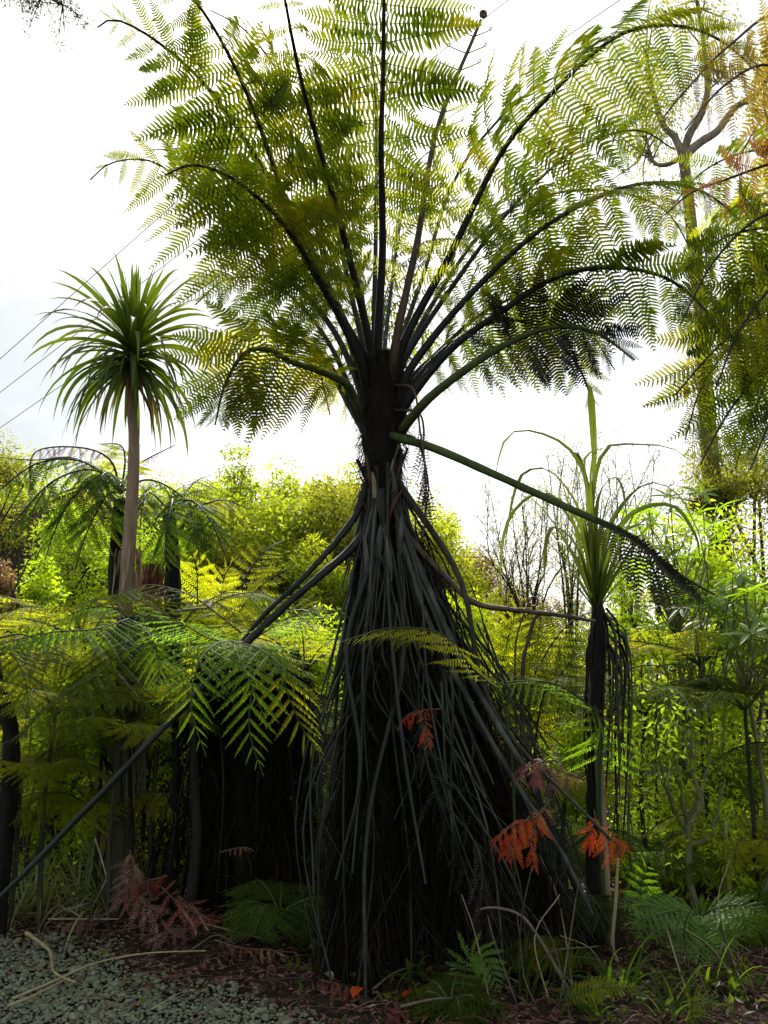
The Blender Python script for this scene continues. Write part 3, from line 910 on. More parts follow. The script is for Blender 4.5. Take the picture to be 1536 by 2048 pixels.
# coarse dark hair over the neck and stalk bases
nh = 2600
a = rng.uniform(0, 2 * math.pi, nh)
zz = rng.uniform(2.45, 3.45, nh)
rr_ = np.interp(zz, [2.45, 2.7, 3.1, 3.45], [0.085, 0.085, 0.12, 0.14]) * rng.uniform(0.85, 1.1, nh)
hs = np.stack([base[0] + np.cos(a) * rr_, AY + np.sin(a) * rr_, zz], 1)
he = hs + np.stack([np.cos(a) * 0.04, np.sin(a) * 0.04, rng.uniform(-0.10, 0.06, nh)], 1)
g = Geo()
strips(g, hs, he, nh, 0.0022, 0.09, 0.5)
g.build('scale_hair', M['hair'], fern, kind='stuff')

# dry rootlike tangle of dead fronds hanging right of the neck
for k in range(3):
    x0 = [(812, 800), (826, 850), (818, 900)][k]
    frond(fern, PP([(790, x0[1] - 30, 4.6), (x0[0] + 15, x0[1] - 20, 4.5), (840 + 8 * k, x0[1] + 60, 4.45), (852, 960 + 30 * k, 4.42), (846, 1080, 4.42)]),
          0.28, 14, 0.25, (45, 30), 1.6, 0.4, None, ('dead_dark', 'stipe_brown'), (0.009, 0.002), (12, 0.06, 0.35), False, name='dead_frond', variants=(2, 3), jit=0.2)


# ================================================================== cabbage tree
def strap(base, d0, length, width, droop, seg=9, fold=0.25, twist=0.0, taper=0.55):
    """long folded strap leaf drawn along a curve that bends towards the ground"""
    p = np.array(base, float)
    d = nrm(d0)
    pts, ds = [p.copy()], [d.copy()]
    st = length / seg
    for i in range(seg):
        f = (i + 1) / seg
        d = nrm(d + np.array([0, 0, -1.0]) * droop * f ** 1.2 / seg * 3)
        p = p + d * st
        pts.append(p.copy()); ds.append(d.copy())
    pts, ds = np.array(pts), np.array(ds)
    ref = nrm(np.cross(nrm(d0), UP) + 1e-3 * rng.standard_normal(3))
    t = np.linspace(0, 1, seg + 1)
    wv = width * np.minimum(1, 0.55 + 3.0 * t) * np.clip((1 - t ** 2.2), 0.0, 1)
    wv[-1] = 0.0008
    V = []
    for i in range(seg + 1):
        s = nrm(ref - (ref @ ds[i]) * ds[i])
        nn = np.cross(s, ds[i])
        if twist:
            a = twist * t[i]
            s, nn = math.cos(a) * s + math.sin(a) * nn, math.cos(a) * nn - math.sin(a) * s
        V += [pts[i] - s * wv[i] / 2 + nn * wv[i] * fold, pts[i], pts[i] + s * wv[i] / 2 + nn * wv[i] * fold]
    F = []
    for i in range(seg):
        b = 3 * i
        F += [[b, b + 1, b + 4, b + 3], [b + 1, b + 2, b + 5, b + 4]]
    return np.array(V), np.array(F)


CY = 6.0
cb = P(252, 1195, CY); cb[2] = ground_z(cb[0], CY)
ct = thing('cabbage_tree', 'cabbage tree with a pale bare trunk and a round head of strap leaves', 'tree', cb)
g = Geo()
rough_trunk(g, [cb - [0, 0, 0.1], cb + [0, 0, 0.8], P(252, 1195, CY), P(256, 1120, CY), P(264, 1000, CY), P(268, 880, CY), P(262, 800, CY), P(264, 690, CY)],
            [0.10, 0.10, 0.10, 0.065, 0.052, 0.046, 0.038, 0.04], sides=16, amp=0.03, n=70)
g.build('trunk', M['bark_pale'], ct, smooth=True)
for i in range(26):                                   # shaggy strips low on the trunk
    a = rng.uniform(0, 6.28)
    s0 = P(256, rng.uniform(1090, 1150), CY) + np.array([math.cos(a) * 0.085, math.sin(a) * 0.085, 0])
    V, F = strap(s0, (math.cos(a) * 0.12, math.sin(a) * 0.12, -1), rng.uniform(0.15, 0.3), 0.03, 0.3, 5, 0.2)
    g = Geo().add(V, F)
    g.build('bark_strip', M['bark_pale'], ct)
cc = P(265, 700, CY)
NL = 165
for i in range(NL):
    f = (i + 0.5) / NL
    el = math.radians(86 - 118 * f ** 0.8) + rng.normal() * 0.09
    a = i * 2.39996 + rng.normal() * 0.1
    d = np.array([math.cos(a) * math.cos(el), math.sin(a) * math.cos(el), math.sin(el)])
    st = cc + np.array([0, 0, 0.10 - 0.24 * f]) + d * 0.02
    ln = rng.uniform(0.62, 0.90) * (1.0 if f > 0.2 else 0.74)
    dr = 0.12 + 1.9 * min(1, max(0, f - 0.08) * 1.7) * rng.uniform(0.5, 1.2) if f > 0.1 else 0.05
    V, F = strap(st, d, ln, rng.uniform(0.04, 0.06), dr, 10, 0.18, rng.normal() * 0.8)
    Geo().add(V, F).build('leaf', M['cabbage'], ct)

for i in range(18):                                   # dead brown leaves hanging under the head
    a = rng.uniform(0, 6.28)
    d = np.array([math.cos(a) * 0.5, math.sin(a) * 0.5, -0.35])
    V, F = strap(cc + [math.cos(a) * 0.03, math.sin(a) * 0.03, -0.16 - 0.1 * rng.random()], d, rng.uniform(0.35, 0.65), rng.uniform(0.018, 0.03), rng.uniform(1.2, 2.4), 9, 0.3, rng.normal() * 1.2)
    Geo().add(V, F).build('dead_leaf', M['shrub_brown'], ct)

# ================================================================== strap-leaved plant on a slender trunk, right
QY = 4.9
qb = P(1196, 1240, QY); qb[2] = ground_z(qb[0], QY)
qt = thing('slender_trunk', 'slender dark trunk hung with dead straps, carrying the arching strap plant', 'tree', qb)
g = Geo()
rough_trunk(g, [qb - [0, 0, 0.1], P(1190, 1800, QY), P(1188, 1560, QY), P(1192, 1400, QY), P(1196, 1250, QY), P(1192, 1180, QY)], [0.055, 0.045, 0.042, 0.045, 0.05, 0.028], sides=12, amp=0.10, n=50)
g.build('trunk', M['fern_trunk'], qt, smooth=True)
g = Geo()
rough_trunk(g, [P(1222, 1975, QY - 0.15), P(1215, 1800, QY - 0.12), P(1200, 1560, QY - 0.1), P(1196, 1470, QY - 0.08)], [0.018, 0.02, 0.026, 0.02], sides=10, amp=0.06, n=30)
g.build('pale_stem', M['bark_pale'], qt, smooth=True)
for i in range(26):
    x0 = rng.uniform(1172, 1258)
    y0 = rng.uniform(1230, 1330)
    y1 = rng.uniform(1450, 1720)
    Yq = QY + rng.uniform(-0.14, 0.14)
    c = catmull([P(1196 + (x0 - 1196) * 0.4, y0 - 25, QY), P(x0, y0 + 20, Yq), P(x0 + rng.normal() * 5, (y0 + y1) / 2, Yq), P(x0 + rng.normal() * 8, y1, Yq)], 12)
    Geo().add(*tube(c, np.interp(np.linspace(0, 1, 12), [0, 0.2, 1], [0.012, 0.011, 0.005]), 5, rough=0.08, flat=0.5)).build('dead_strap', M[['stipe', 'dead_stalk_moss', 'fern_trunk'][i % 3]], qt, smooth=True)

sq = P(1192, 1215, QY)
sp_ = thing('strap_plant', 'plant of long arching strap leaves perched on the slender trunk', 'plant', sq)
SL = [  # pixel paths of the leaves
    [(1185, 1180), (1186, 1000), (1188, 900), (1178, 770), (1172, 765)],
    [(1186, 1180), (1182, 1000), (1140, 900), (1060, 862), (1010, 880), (985, 975)],
    [(1180, 1180), (1165, 1040), (1110, 950), (1060, 940), (1030, 980), (1005, 1120)],
    [(1184, 1180), (1160, 1050), (1100, 990), (1050, 1000), (1010, 1060), (998, 1180)],
    [(1188, 1180), (1185, 1000), (1210, 900), (1270, 890), (1350, 900), (1420, 960), (1480, 1010)],
    [(1190, 1180), (1195, 1010), (1225, 955), (1245, 980), (1255, 1060)],
    [(1190, 1180), (1220, 1050), (1290, 970), (1350, 985), (1390, 1050), (1410, 1110)],
    [(1192, 1180), (1225, 1060), (1270, 1030), (1310, 1060), (1338, 1160)],
    [(1182, 1180), (1150, 1090), (1110, 1055), (1092, 1090), (1088, 1180)],
    [(1188, 1180), (1180, 1020), (1168, 930), (1180, 905), (1215, 895)],
    [(1186, 1180), (1175, 980), (1150, 900), (1158, 960)],
    [(1190, 1180), (1250, 1040), (1340, 1010), (1390, 1070), (1400, 1120)],
    [(1190, 1180), (1200, 1060), (1230, 1000), (1250, 960), (1310, 940)],
    [(1184, 1180), (1168, 1090), (1120, 1010), (1085, 985), (1070, 1010), (1072, 1055)],
    [(1187, 1180), (1183, 1050), (1180, 960), (1187, 880), (1186, 830)],
    [(1180, 1180), (1150, 1110), (1105, 1065), (1070, 1090), (1050, 1150)],
    [(1192, 1180), (1215, 1110), (1245, 1065), (1290, 1050), (1330, 1080)],
]
for k, path in enumerate(SL):
    dy = 0.5 * math.sin(k * 2.1)
    m = len(path)
    pts = [P(q[0], q[1], QY + dy * (j / (m - 1)) ** 1.3) for j, q in enumerate(path)]
    c = catmull(pts, 18)
    T = nrm(np.gradient(c, axis=0))
    t = np.linspace(0, 1, 18)
    wmax = 0.052 if k == 0 else rng.uniform(0.020, 0.034)
    wv = wmax * np.minimum(1, 0.5 + 2.5 * t) * np.clip(1 - t ** 4, 0.03, 1)
    if k == 0:
        wv = wmax * np.interp(t, [0, 0.5, 0.72, 0.9, 1], [0.35, 0.35, 0.85, 1.0, 0.15])
    V = []
    tw0 = rng.uniform(-0.5, 0.5)
    for i in range(18):
        h = np.array([0.35 * math.sin(k), -0.75, 0.55])
        s = nrm(np.cross(T[i], h) + 1e-4)
        nn = np.cross(s, T[i])
        a = tw0 + 0.6 * math.sin(3 * t[i] + k)
        s, nn = math.cos(a) * s + math.sin(a) * nn, math.cos(a) * nn - math.sin(a) * s
        V += [c[i] - s * wv[i] / 2 + nn * wv[i] * 0.15, c[i], c[i] + s * wv[i] / 2 + nn * wv[i] * 0.15]
    F = []
    for i in range(17):
        b = 3 * i
        F += [[b, b + 1, b + 4, b + 3], [b + 1, b + 2, b + 5, b + 4]]
    Geo().add(V, F).build('leaf', M['strap'], sp_)
for i in range(46):                                   # short upright and dying leaves round the heart
    a = i * 2.4
    el = math.radians(rng.uniform(48, 88))
    d = np.array([math.cos(a) * math.cos(el), math.sin(a) * math.cos(el), math.sin(el)])
    V, F = strap(sq - [0, 0, 0.03], d, rng.uniform(0.45, 1.0), rng.uniform(0.014, 0.028), rng.uniform(0.05, 0.9), 8, 0.2, rng.normal() * 0.6)
    Geo().add(V, F).build('leaf', M['strap'], sp_)

# ================================================================== other tree ferns
LOWM = ('fern_gloss', 'stipe_green')


def fern_trunk(t, pts, r, mat='fern_trunk'):
    g = Geo()
    rough_trunk(g, pts, r, sides=16, amp=0.10, n=50)
    g.build('trunk', M[mat], t, smooth=True)


def base_at(px, Y):
    b = P(px, 1300, Y)
    b[2] = ground_z(b[0], Y)
    return b


# low fern left of the middle, its fronds hang into the dark
Y0 = 5.2
b = base_at(500, Y0)
t = thing('low_tree_fern', 'low tree fern left of the middle with drooping glossy fronds over the dark', 'tree fern', b)
fern_trunk(t, [b - [0, 0, 0.1], b + [0, 0, 0.8], P(500, 1290, Y0)], [0.07, 0.06, 0.05])
K2 = (22, 0.070, 0.92)
for path, L, n, ang, mats in (
    ([(500, 1285, 5.15), (440, 1285, 4.35), (398, 1325, 4.05), (382, 1400, 3.92), (390, 1450, 3.9), (413, 1514, 3.88)], 0.30, 19, (82, 38), ('fern_gloss', 'stipe_green')),
    ([(505, 1285, 5.15), (500, 1295, 4.3), (505, 1350, 4.05), (498, 1440, 3.95), (505, 1490, 3.92), (528, 1554, 3.9)], 0.30, 20, (82, 38), ('fern_gloss', 'stipe_green')),
    ([(505, 1285, 5.15), (470, 1290, 4.3), (490, 1340, 4.0), (515, 1400, 3.9), (538, 1458, 3.86)], 0.22, 16, (82, 38), ('fern_gloss', 'stipe_green')),
    ([(500, 1285, 5.15), (470, 1285, 4.4), (520, 1298, 4.15), (580, 1350, 4.0), (625, 1395, 3.95), (655, 1424, 3.92)], 0.26, 18, (80, 40), ('fern_gloss', 'stipe_green')),
    ([(510, 1290, 5.15), (550, 1320, 4.4), (580, 1400, 4.2), (610, 1465, 4.1), (660, 1538, 4.05)], 0.26, 18, (75, 36), ('fern_yellow', 'stipe_green')),
    ([(500, 1285, 5.2), (430, 1280, 5.15), (360, 1245, 4.6), (300, 1212, 4.5), (255, 1190, 4.45)], 0.30, 18, (80, 40), ('fern_gloss', 'stipe_green')),
    ([(505, 1280, 5.15), (560, 1245, 4.55), (620, 1222, 4.45), (670, 1222, 4.4), (705, 1240, 4.38)], 0.24, 17, (80, 40), ('fern_gloss', 'stipe_green')),
    ([(500, 1280, 5.2), (450, 1240, 4.8), (380, 1190, 4.8), (300, 1170, 4.8), (230, 1185, 4.8)], 0.28, 16, (80, 40), ('fern', 'stipe_green')),
):
    frond(t, PP(path), L * 1.12, n, 0.18, ang, 0.14, rng.normal() * 0.15, (0.1, -0.35, 1.0), mats, (0.008, 0.002), K2, True, variants=(0, 1), jit=0.04)
ST = np.array([P(x, 1310, Y0 + rng.uniform(-0.2, 0.2)) for x in rng.uniform(400, 600, 70)])
EN = ST * [1, 1, 0] + np.stack([rng.uniform(-0.36, 0.28, 70), rng.uniform(-0.15, 0.5, 70), np.zeros(70)], 1)
g = Geo()
strips(g, ST, EN, 4200, 0.006, 0.30, 0.5)
strips(g, ST, EN, 7000, 0.003, 0.22, 0.9)
g.build('dead_thatch_shade', M['thatch_shade'], t, kind='stuff')  # dark strips also stand in for the black shade under the low fern
for i in range(26):
    c = catmull([ST[i] + [0, 0, 0.03], ST[i] * 0.5 + EN[i] * 0.5 + rng.standard_normal(3) * 0.05 + [0, 0, 0.1], EN[i]], 12)
    Geo().add(*tube(c, np.linspace(0.010, 0.005, 12), 5, rough=0.06)).build('dead_stalk', M['stipe'], t, smooth=True)

# mossy-trunked fern on the left
Y0 = 5.2
b = base_at(258, Y0)
t = thing('low_tree_fern', 'mossy-trunked tree fern on the left with pale fronds reaching the left edge', 'tree fern', b)
fern_trunk(t, [b - [0, 0, 0.1], b + [0.02, 0, 0.6], P(262, 1420, Y0), P(256, 1235, Y0)], [0.08, 0.075, 0.08, 0.07], 'fern_trunk_moss')
for path, L, n, mats in (
    ([(258, 1238, 5.2), (250, 1240, 5.0), (190, 1258, 4.7), (100, 1265, 4.45), (0, 1288, 4.25), (-40, 1300, 4.2)], 0.30, 22, ('fern_gloss', 'stipe_green')),
    ([(258, 1240, 5.2), (250, 1290, 4.9), (200, 1345, 4.7), (120, 1392, 4.5), (50, 1460, 4.35), (0, 1492, 4.3)], 0.34, 20, ('fern', 'stipe_green')),
    ([(258, 1238, 5.2), (290, 1260, 4.9), (310, 1290, 4.75), (318, 1340, 4.7), (310, 1390, 4.65)], 0.24, 15, ('fern_gloss', 'stipe_green')),
    ([(258, 1236, 5.2), (220, 1215, 5.1), (170, 1218, 5.0), (110, 1245, 4.9)], 0.22, 15, ('fern_gloss', 'stipe_green')),
    ([(258, 1236, 5.2), (285, 1225, 5.2), (340, 1250, 5.1), (400, 1300, 5.0)], 0.26, 15, ('fern', 'stipe_green')),
    ([(258, 1240, 5.2), (200, 1290, 5.0), (130, 1440, 4.8), (90, 1480, 4.75), (40, 1500, 4.7)], 0.22, 15, ('fern', 'stipe_green')),
):
    frond(t, PP(path), L * 1.15, n, 0.12, (80, 40), 0.35, 0.0, (0.0, -0.25, 1.0), mats, (0.008, 0.002), K2, True, variants=(0, 1), jit=0.06)
for i in range(22):
    x0 = rng.uniform(236, 284)
    c = catmull([P(258, 1250, Y0), P(x0, 1300, Y0 - 0.09), P(x0 + rng.normal() * 4, 1430, Y0 - 0.1), P(x0 + rng.normal() * 8, rng.uniform(1500, 1680), Y0 - 0.11)], 12)
    Geo().add(*tube(c, np.linspace(0.009, 0.005, 12), 5, rough=0.06)).build('dead_stalk', M['dead_stalk_moss'], t, smooth=True)

# dark leaning fern trunk at the left edge
Y0 = 4.9
b = base_at(35, Y0)
t = thing('low_tree_fern', 'dark fern trunk cut by the left edge with yellow fronds above', 'tree fern', b)
fern_trunk(t, [b - [0, 0, 0.1], P(22, 1500, Y0), P(-8, 1370, Y0), P(-20, 1270, Y0)], [0.05, 0.048, 0.045, 0.04])
for path, L, mats in (
    ([(-20, 1275, 4.9), (0, 1240, 4.8), (40, 1215, 4.7), (90, 1215, 4.6)], 0.22, ('fern_yellow', 'stipe_green')),
    ([(-20, 1275, 4.9), (-30, 1210, 4.9), (0, 1190, 4.8), (50, 1215, 4.7)], 0.26, ('fern_yellow', 'stipe_green')),
    ([(-20, 1280, 4.9), (20, 1300, 4.7), (50, 1360, 4.6), (60, 1440, 4.55)], 0.24, ('fern', 'stipe_green')),
    ([(-20, 1280, 4.9), (50, 1270, 4.9), (120, 1310, 4.9), (170, 1380, 4.9)], 0.28, ('fern', 'stipe_green')),
):
    frond(t, PP(path), L * 1.1, 14, 0.15, (80, 40), 0.25, 0.0, (0.0, -0.2, 1.0), mats, (0.008, 0.002), K2, True, variants=(0, 1))

# tree fern behind the cabbage tree
Y0 = 7.0
b = base_at(238, Y0)
t = thing('rear_tree_fern', 'tree fern close behind the cabbage tree with dark arching fronds', 'tree fern', b)
fern_trunk(t, [b - [0, 0, 0.1], b + [0, 0, 1.2], P(236, 1120, Y0), P(242, 1000, Y0)], [0.10, 0.09, 0.08, 0.06])
for path, L, mats in (
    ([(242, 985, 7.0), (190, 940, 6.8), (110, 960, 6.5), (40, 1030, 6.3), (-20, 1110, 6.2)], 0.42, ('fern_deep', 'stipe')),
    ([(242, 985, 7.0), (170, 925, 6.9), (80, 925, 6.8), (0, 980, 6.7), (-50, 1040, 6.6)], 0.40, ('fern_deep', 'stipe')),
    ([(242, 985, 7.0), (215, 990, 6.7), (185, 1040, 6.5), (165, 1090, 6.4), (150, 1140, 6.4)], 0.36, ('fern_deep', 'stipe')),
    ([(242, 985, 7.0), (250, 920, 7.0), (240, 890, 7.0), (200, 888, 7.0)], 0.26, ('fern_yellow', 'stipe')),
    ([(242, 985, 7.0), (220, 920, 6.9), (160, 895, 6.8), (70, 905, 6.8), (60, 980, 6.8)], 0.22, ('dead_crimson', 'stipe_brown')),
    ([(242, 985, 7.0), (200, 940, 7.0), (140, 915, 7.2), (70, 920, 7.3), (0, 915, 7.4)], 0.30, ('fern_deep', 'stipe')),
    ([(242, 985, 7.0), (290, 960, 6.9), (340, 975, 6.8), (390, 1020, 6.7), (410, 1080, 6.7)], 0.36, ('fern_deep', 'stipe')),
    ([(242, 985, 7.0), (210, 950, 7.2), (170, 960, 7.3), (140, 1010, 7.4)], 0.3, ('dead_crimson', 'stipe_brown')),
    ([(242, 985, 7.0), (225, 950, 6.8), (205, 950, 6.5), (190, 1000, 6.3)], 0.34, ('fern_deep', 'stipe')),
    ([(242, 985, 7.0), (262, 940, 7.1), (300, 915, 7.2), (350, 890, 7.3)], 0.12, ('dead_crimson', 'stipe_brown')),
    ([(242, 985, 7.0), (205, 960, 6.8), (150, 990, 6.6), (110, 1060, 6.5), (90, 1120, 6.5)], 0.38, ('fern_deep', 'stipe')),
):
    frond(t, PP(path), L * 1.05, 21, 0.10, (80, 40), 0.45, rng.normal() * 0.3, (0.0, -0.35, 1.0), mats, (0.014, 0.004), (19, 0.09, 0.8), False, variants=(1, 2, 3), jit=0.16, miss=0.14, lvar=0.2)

# tree fern with dark trunk right of the cabbage tree
Y0 = 6.6
b = base_at(346, Y0)
t = thing('rear_tree_fern', 'black-trunked tree fern just right of the cabbage tree', 'tree fern', b)
fern_trunk(t, [b - [0, 0, 0.1], b + [0, 0, 1.2], P(346, 1150, Y0), P(338, 1030, Y0)], [0.10, 0.09, 0.07, 0.05])
for path, L, mats in (
    ([(338, 1020, 6.6), (345, 1000, 6.3), (335, 1050, 6.0), (330, 1110, 5.9), (325, 1150, 5.85)], 0.40, ('fern_deep', 'stipe')),
    ([(338, 1020, 6.6), (380, 1000, 6.4), (420, 1040, 6.2), (450, 1110, 6.1)], 0.40, ('fern_deep', 'stipe')),
    ([(338, 1020, 6.6), (370, 985, 6.9), (395, 960, 7.1), (420, 950, 7.3)], 0.36, ('fern_yellow', 'stipe')),
    ([(338, 1020, 6.6), (400, 1010, 6.7), (450, 1000, 6.8), (500, 1020, 6.9)], 0.38, ('fern_yellow', 'stipe')),
    ([(338, 1020, 6.6), (300, 985, 6.5), (285, 1010, 6.3), (280, 1060, 6.2)], 0.3, ('fern_deep', 'stipe')),
    ([(338, 1020, 6.6), (380, 1040, 6.2), (395, 1090, 6.0), (400, 1130, 5.95)], 0.34, ('fern_deep', 'stipe')),
):
    frond(t, PP(path), L * 1.05, 19, 0.10, (80, 42), 0.38, rng.normal() * 0.3, (0.0, -0.4, 1.0), mats, (0.013, 0.004), (19, 0.09, 0.8), False, variants=(0, 1, 2), jit=0.15, miss=0.12, lvar=0.2)

# red dead stump between them
Y0 = 6.3
b = base_at(308, Y0)
t = thing('dead_fern_stump', 'reddish dead fern stump beside the cabbage tree', 'stump', b)
g = Geo()
rough_trunk(g, [b - [0, 0, 0.1], P(308, 1200, Y0), P(309, 1130, Y0)], [0.07, 0.065, 0.07], sides=14, amp=0.10, n=30)
g.build('trunk', M['scale_red'], t, smooth=True)
g = Geo()
s_ = np.array([P(308, 1128, Y0) + [math.cos(a) * 0.06, math.sin(a) * 0.06, 0] for a in rng.uniform(0, 6.28, 40)])
strips(g, s_, s_ - [0, 0, 0.25], 160, 0.008, 0.16, 0.15)
g.build('dry_scales', M['dead_crimson'], t, kind='stuff')

# bright fern with flat yellow fronds
Y0 = 7.4
b = base_at(440, Y0)
t = thing('bright_fern', 'yellow-green fern with flat upright fronds beyond the low fern', 'fern', b)
for path, L, n in (
    ([(395, 1290, 7.4), (395, 1200, 7.3), (392, 1130, 7.1), (370, 1085, 7.0)], 0.46, 17),
    ([(440, 1290, 7.4), (480, 1220, 7.3), (530, 1165, 7.1), (590, 1130, 7.0)], 0.46, 18),
    ([(430, 1290, 7.4), (440, 1210, 7.4), (450, 1150, 7.3), (480, 1110, 7.2)], 0.42, 16),
    ([(420, 1290, 7.4), (350, 1210, 7.2), (320, 1180, 7.0), (280, 1175, 6.9)], 0.40, 16),
    ([(440, 1290, 7.4), (520, 1240, 7.2), (600, 1220, 7.1), (660, 1240, 7.0)], 0.42, 17),
    ([(440, 1290, 7.4), (470, 1200, 7.7), (520, 1110, 8.0), (570, 1080, 8.2)], 0.42, 16),
):
    frond(t, [b] + PP(path), L, n, 0.55, (80, 45), 0.05, 0.0, (0.0, -0.8, 0.8), ('fern_yellow', 'stipe'), (0.013, 0.004), (16, 0.13, 0.72), False, variants=(0, 0, 1))

# fern group right of the skirt
Y0 = 6.2
b = base_at(1030, Y0)
t = thing('upright_fern', 'upright green fern right of the skirt with thin dark midribs', 'fern', b)
for path, L, n, mats in (
    ([(1000, 1400, 6.2), (975, 1280, 6.1), (950, 1190, 6.0), (920, 1130, 5.9)], 0.42, 20, ('fern', 'stipe')),
    ([(1010, 1400, 6.2), (1005, 1330, 6.2), (1020, 1260, 6.2), (1040, 1200, 6.2), (1050, 1180, 6.2)], 0.30, 16, ('fern_yellow', 'stipe')),
    ([(1060, 1400, 6.2), (1085, 1320, 6.2), (1130, 1255, 6.2), (1180, 1225, 6.2), (1230, 1230, 6.2)], 0.42, 19, ('fern', 'stipe')),
    ([(1080, 1420, 6.0), (1120, 1350, 5.9), (1160, 1310, 5.8), (1220, 1300, 5.8)], 0.36, 18, ('fern', 'stipe')),
    ([(1000, 1420, 6.2), (940, 1330, 6.1), (900, 1270, 6.0), (860, 1240, 6.0)], 0.36, 17, ('fern', 'stipe')),
    ([(1060, 1420, 6.2), (1050, 1330, 6.4), (1080, 1260, 6.6), (1120, 1200, 6.7)], 0.42, 18, ('fern_yellow', 'stipe')),
    ([(1050, 1430, 6.2), (1120, 1360, 6.3), (1230, 1300, 6.4), (1330, 1290, 6.5)], 0.40, 18, ('fern', 'stipe')),
):
    frond(t, [b] + PP(path), L, n, 0.45, (82, 45), 0.06, 0.0, (0.0, -0.75, 0.8), mats, (0.012, 0.003), (17, 0.12, 0.68), False, variants=(0, 0, 1))
c = catmull([b] + PP([(1045, 1360, 6.0), (1055, 1290, 6.0), (1068, 1238, 6.0), (1085, 1222, 6.0)]), 24)
Geo().add(*tube(c, np.linspace(0.024, 0.014, 24), 7, rough=0.03)).build('young_stalk', M['stipe_brown'], t, smooth=True)
c = list(catmull([b] + PP([(1030, 1330, 6.0), (1045, 1240, 6.0), (1056, 1205, 6.0)]), 20))
e = c[-1]
for a in np.linspace(0, 9, 22):
    ra = 0.05 * (1 - a / 11)
    c.append(e + np.array([ra * (1 - math.cos(a)), 0, ra * math.sin(a)]))
Geo().add(*tube(np.array(c), np.linspace(0.008, 0.006, len(c)), 6)).build('fiddlehead', M['stipe_brown'], t, smooth=True)

# pale frond fern in front of the slender trunk
Y0 = 4.75
b = base_at(1185, Y0)
t = thing('trunk_fern', 'fern frond fanning left from the slender trunk', 'fern', b)
frond(t, [b, P(1200, 1600, 4.75)] + PP([(1203, 1450, 4.75), (1170, 1405, 4.65), (1110, 1368, 4.55), (1040, 1362, 4.5), (970, 1372, 4.45)]), 0.30, 24, 0.50, (100, 40), 0.40, 0.0, (0.1, -0.5, 0.9),
      ('fern_gloss', 'stipe_green'), (0.010, 0.003), (18, 0.055, 0.75), True, variants=(0, 1), base=0.9)
frond(t, [b, P(1195, 1600, 4.75)] + PP([(1200, 1450, 4.75), (1190, 1400, 4.9), (1230, 1350, 5.0), (1300, 1330, 5.1), (1370, 1350, 5.2)]), 0.28, 19, 0.50, (85, 40), 0.30, 0.0, (0.0, -0.3, 1.0),
      ('fern', 'stipe_green'), (0.010, 0.003), (16, 0.10, 0.68), True, variants=(0, 1))

# frond lying across the skirt
f0 = [P(1010, 1420, 4.35)] + PP([(940, 1330, 4.15), (900, 1280, 4.05), (850, 1258, 3.98), (770, 1258, 3.92), (720, 1272, 3.9), (682, 1285, 3.9)])
b = G(1010, 1930)
t = thing('leaning_fern', 'low fern sending one yellow-green frond across the front of the skirt', 'fern', b)
frond(t, [b, P(1030, 1700, 4.35)] + f0, 0.26, 22, 0.62, (75, 36), 0.30, 0.0, (0.0, -0.2, 1.0), ('fern_yellow', 'stipe_green'), (0.010, 0.0025), (15, 0.10, 0.66), True, variants=(0, 1))

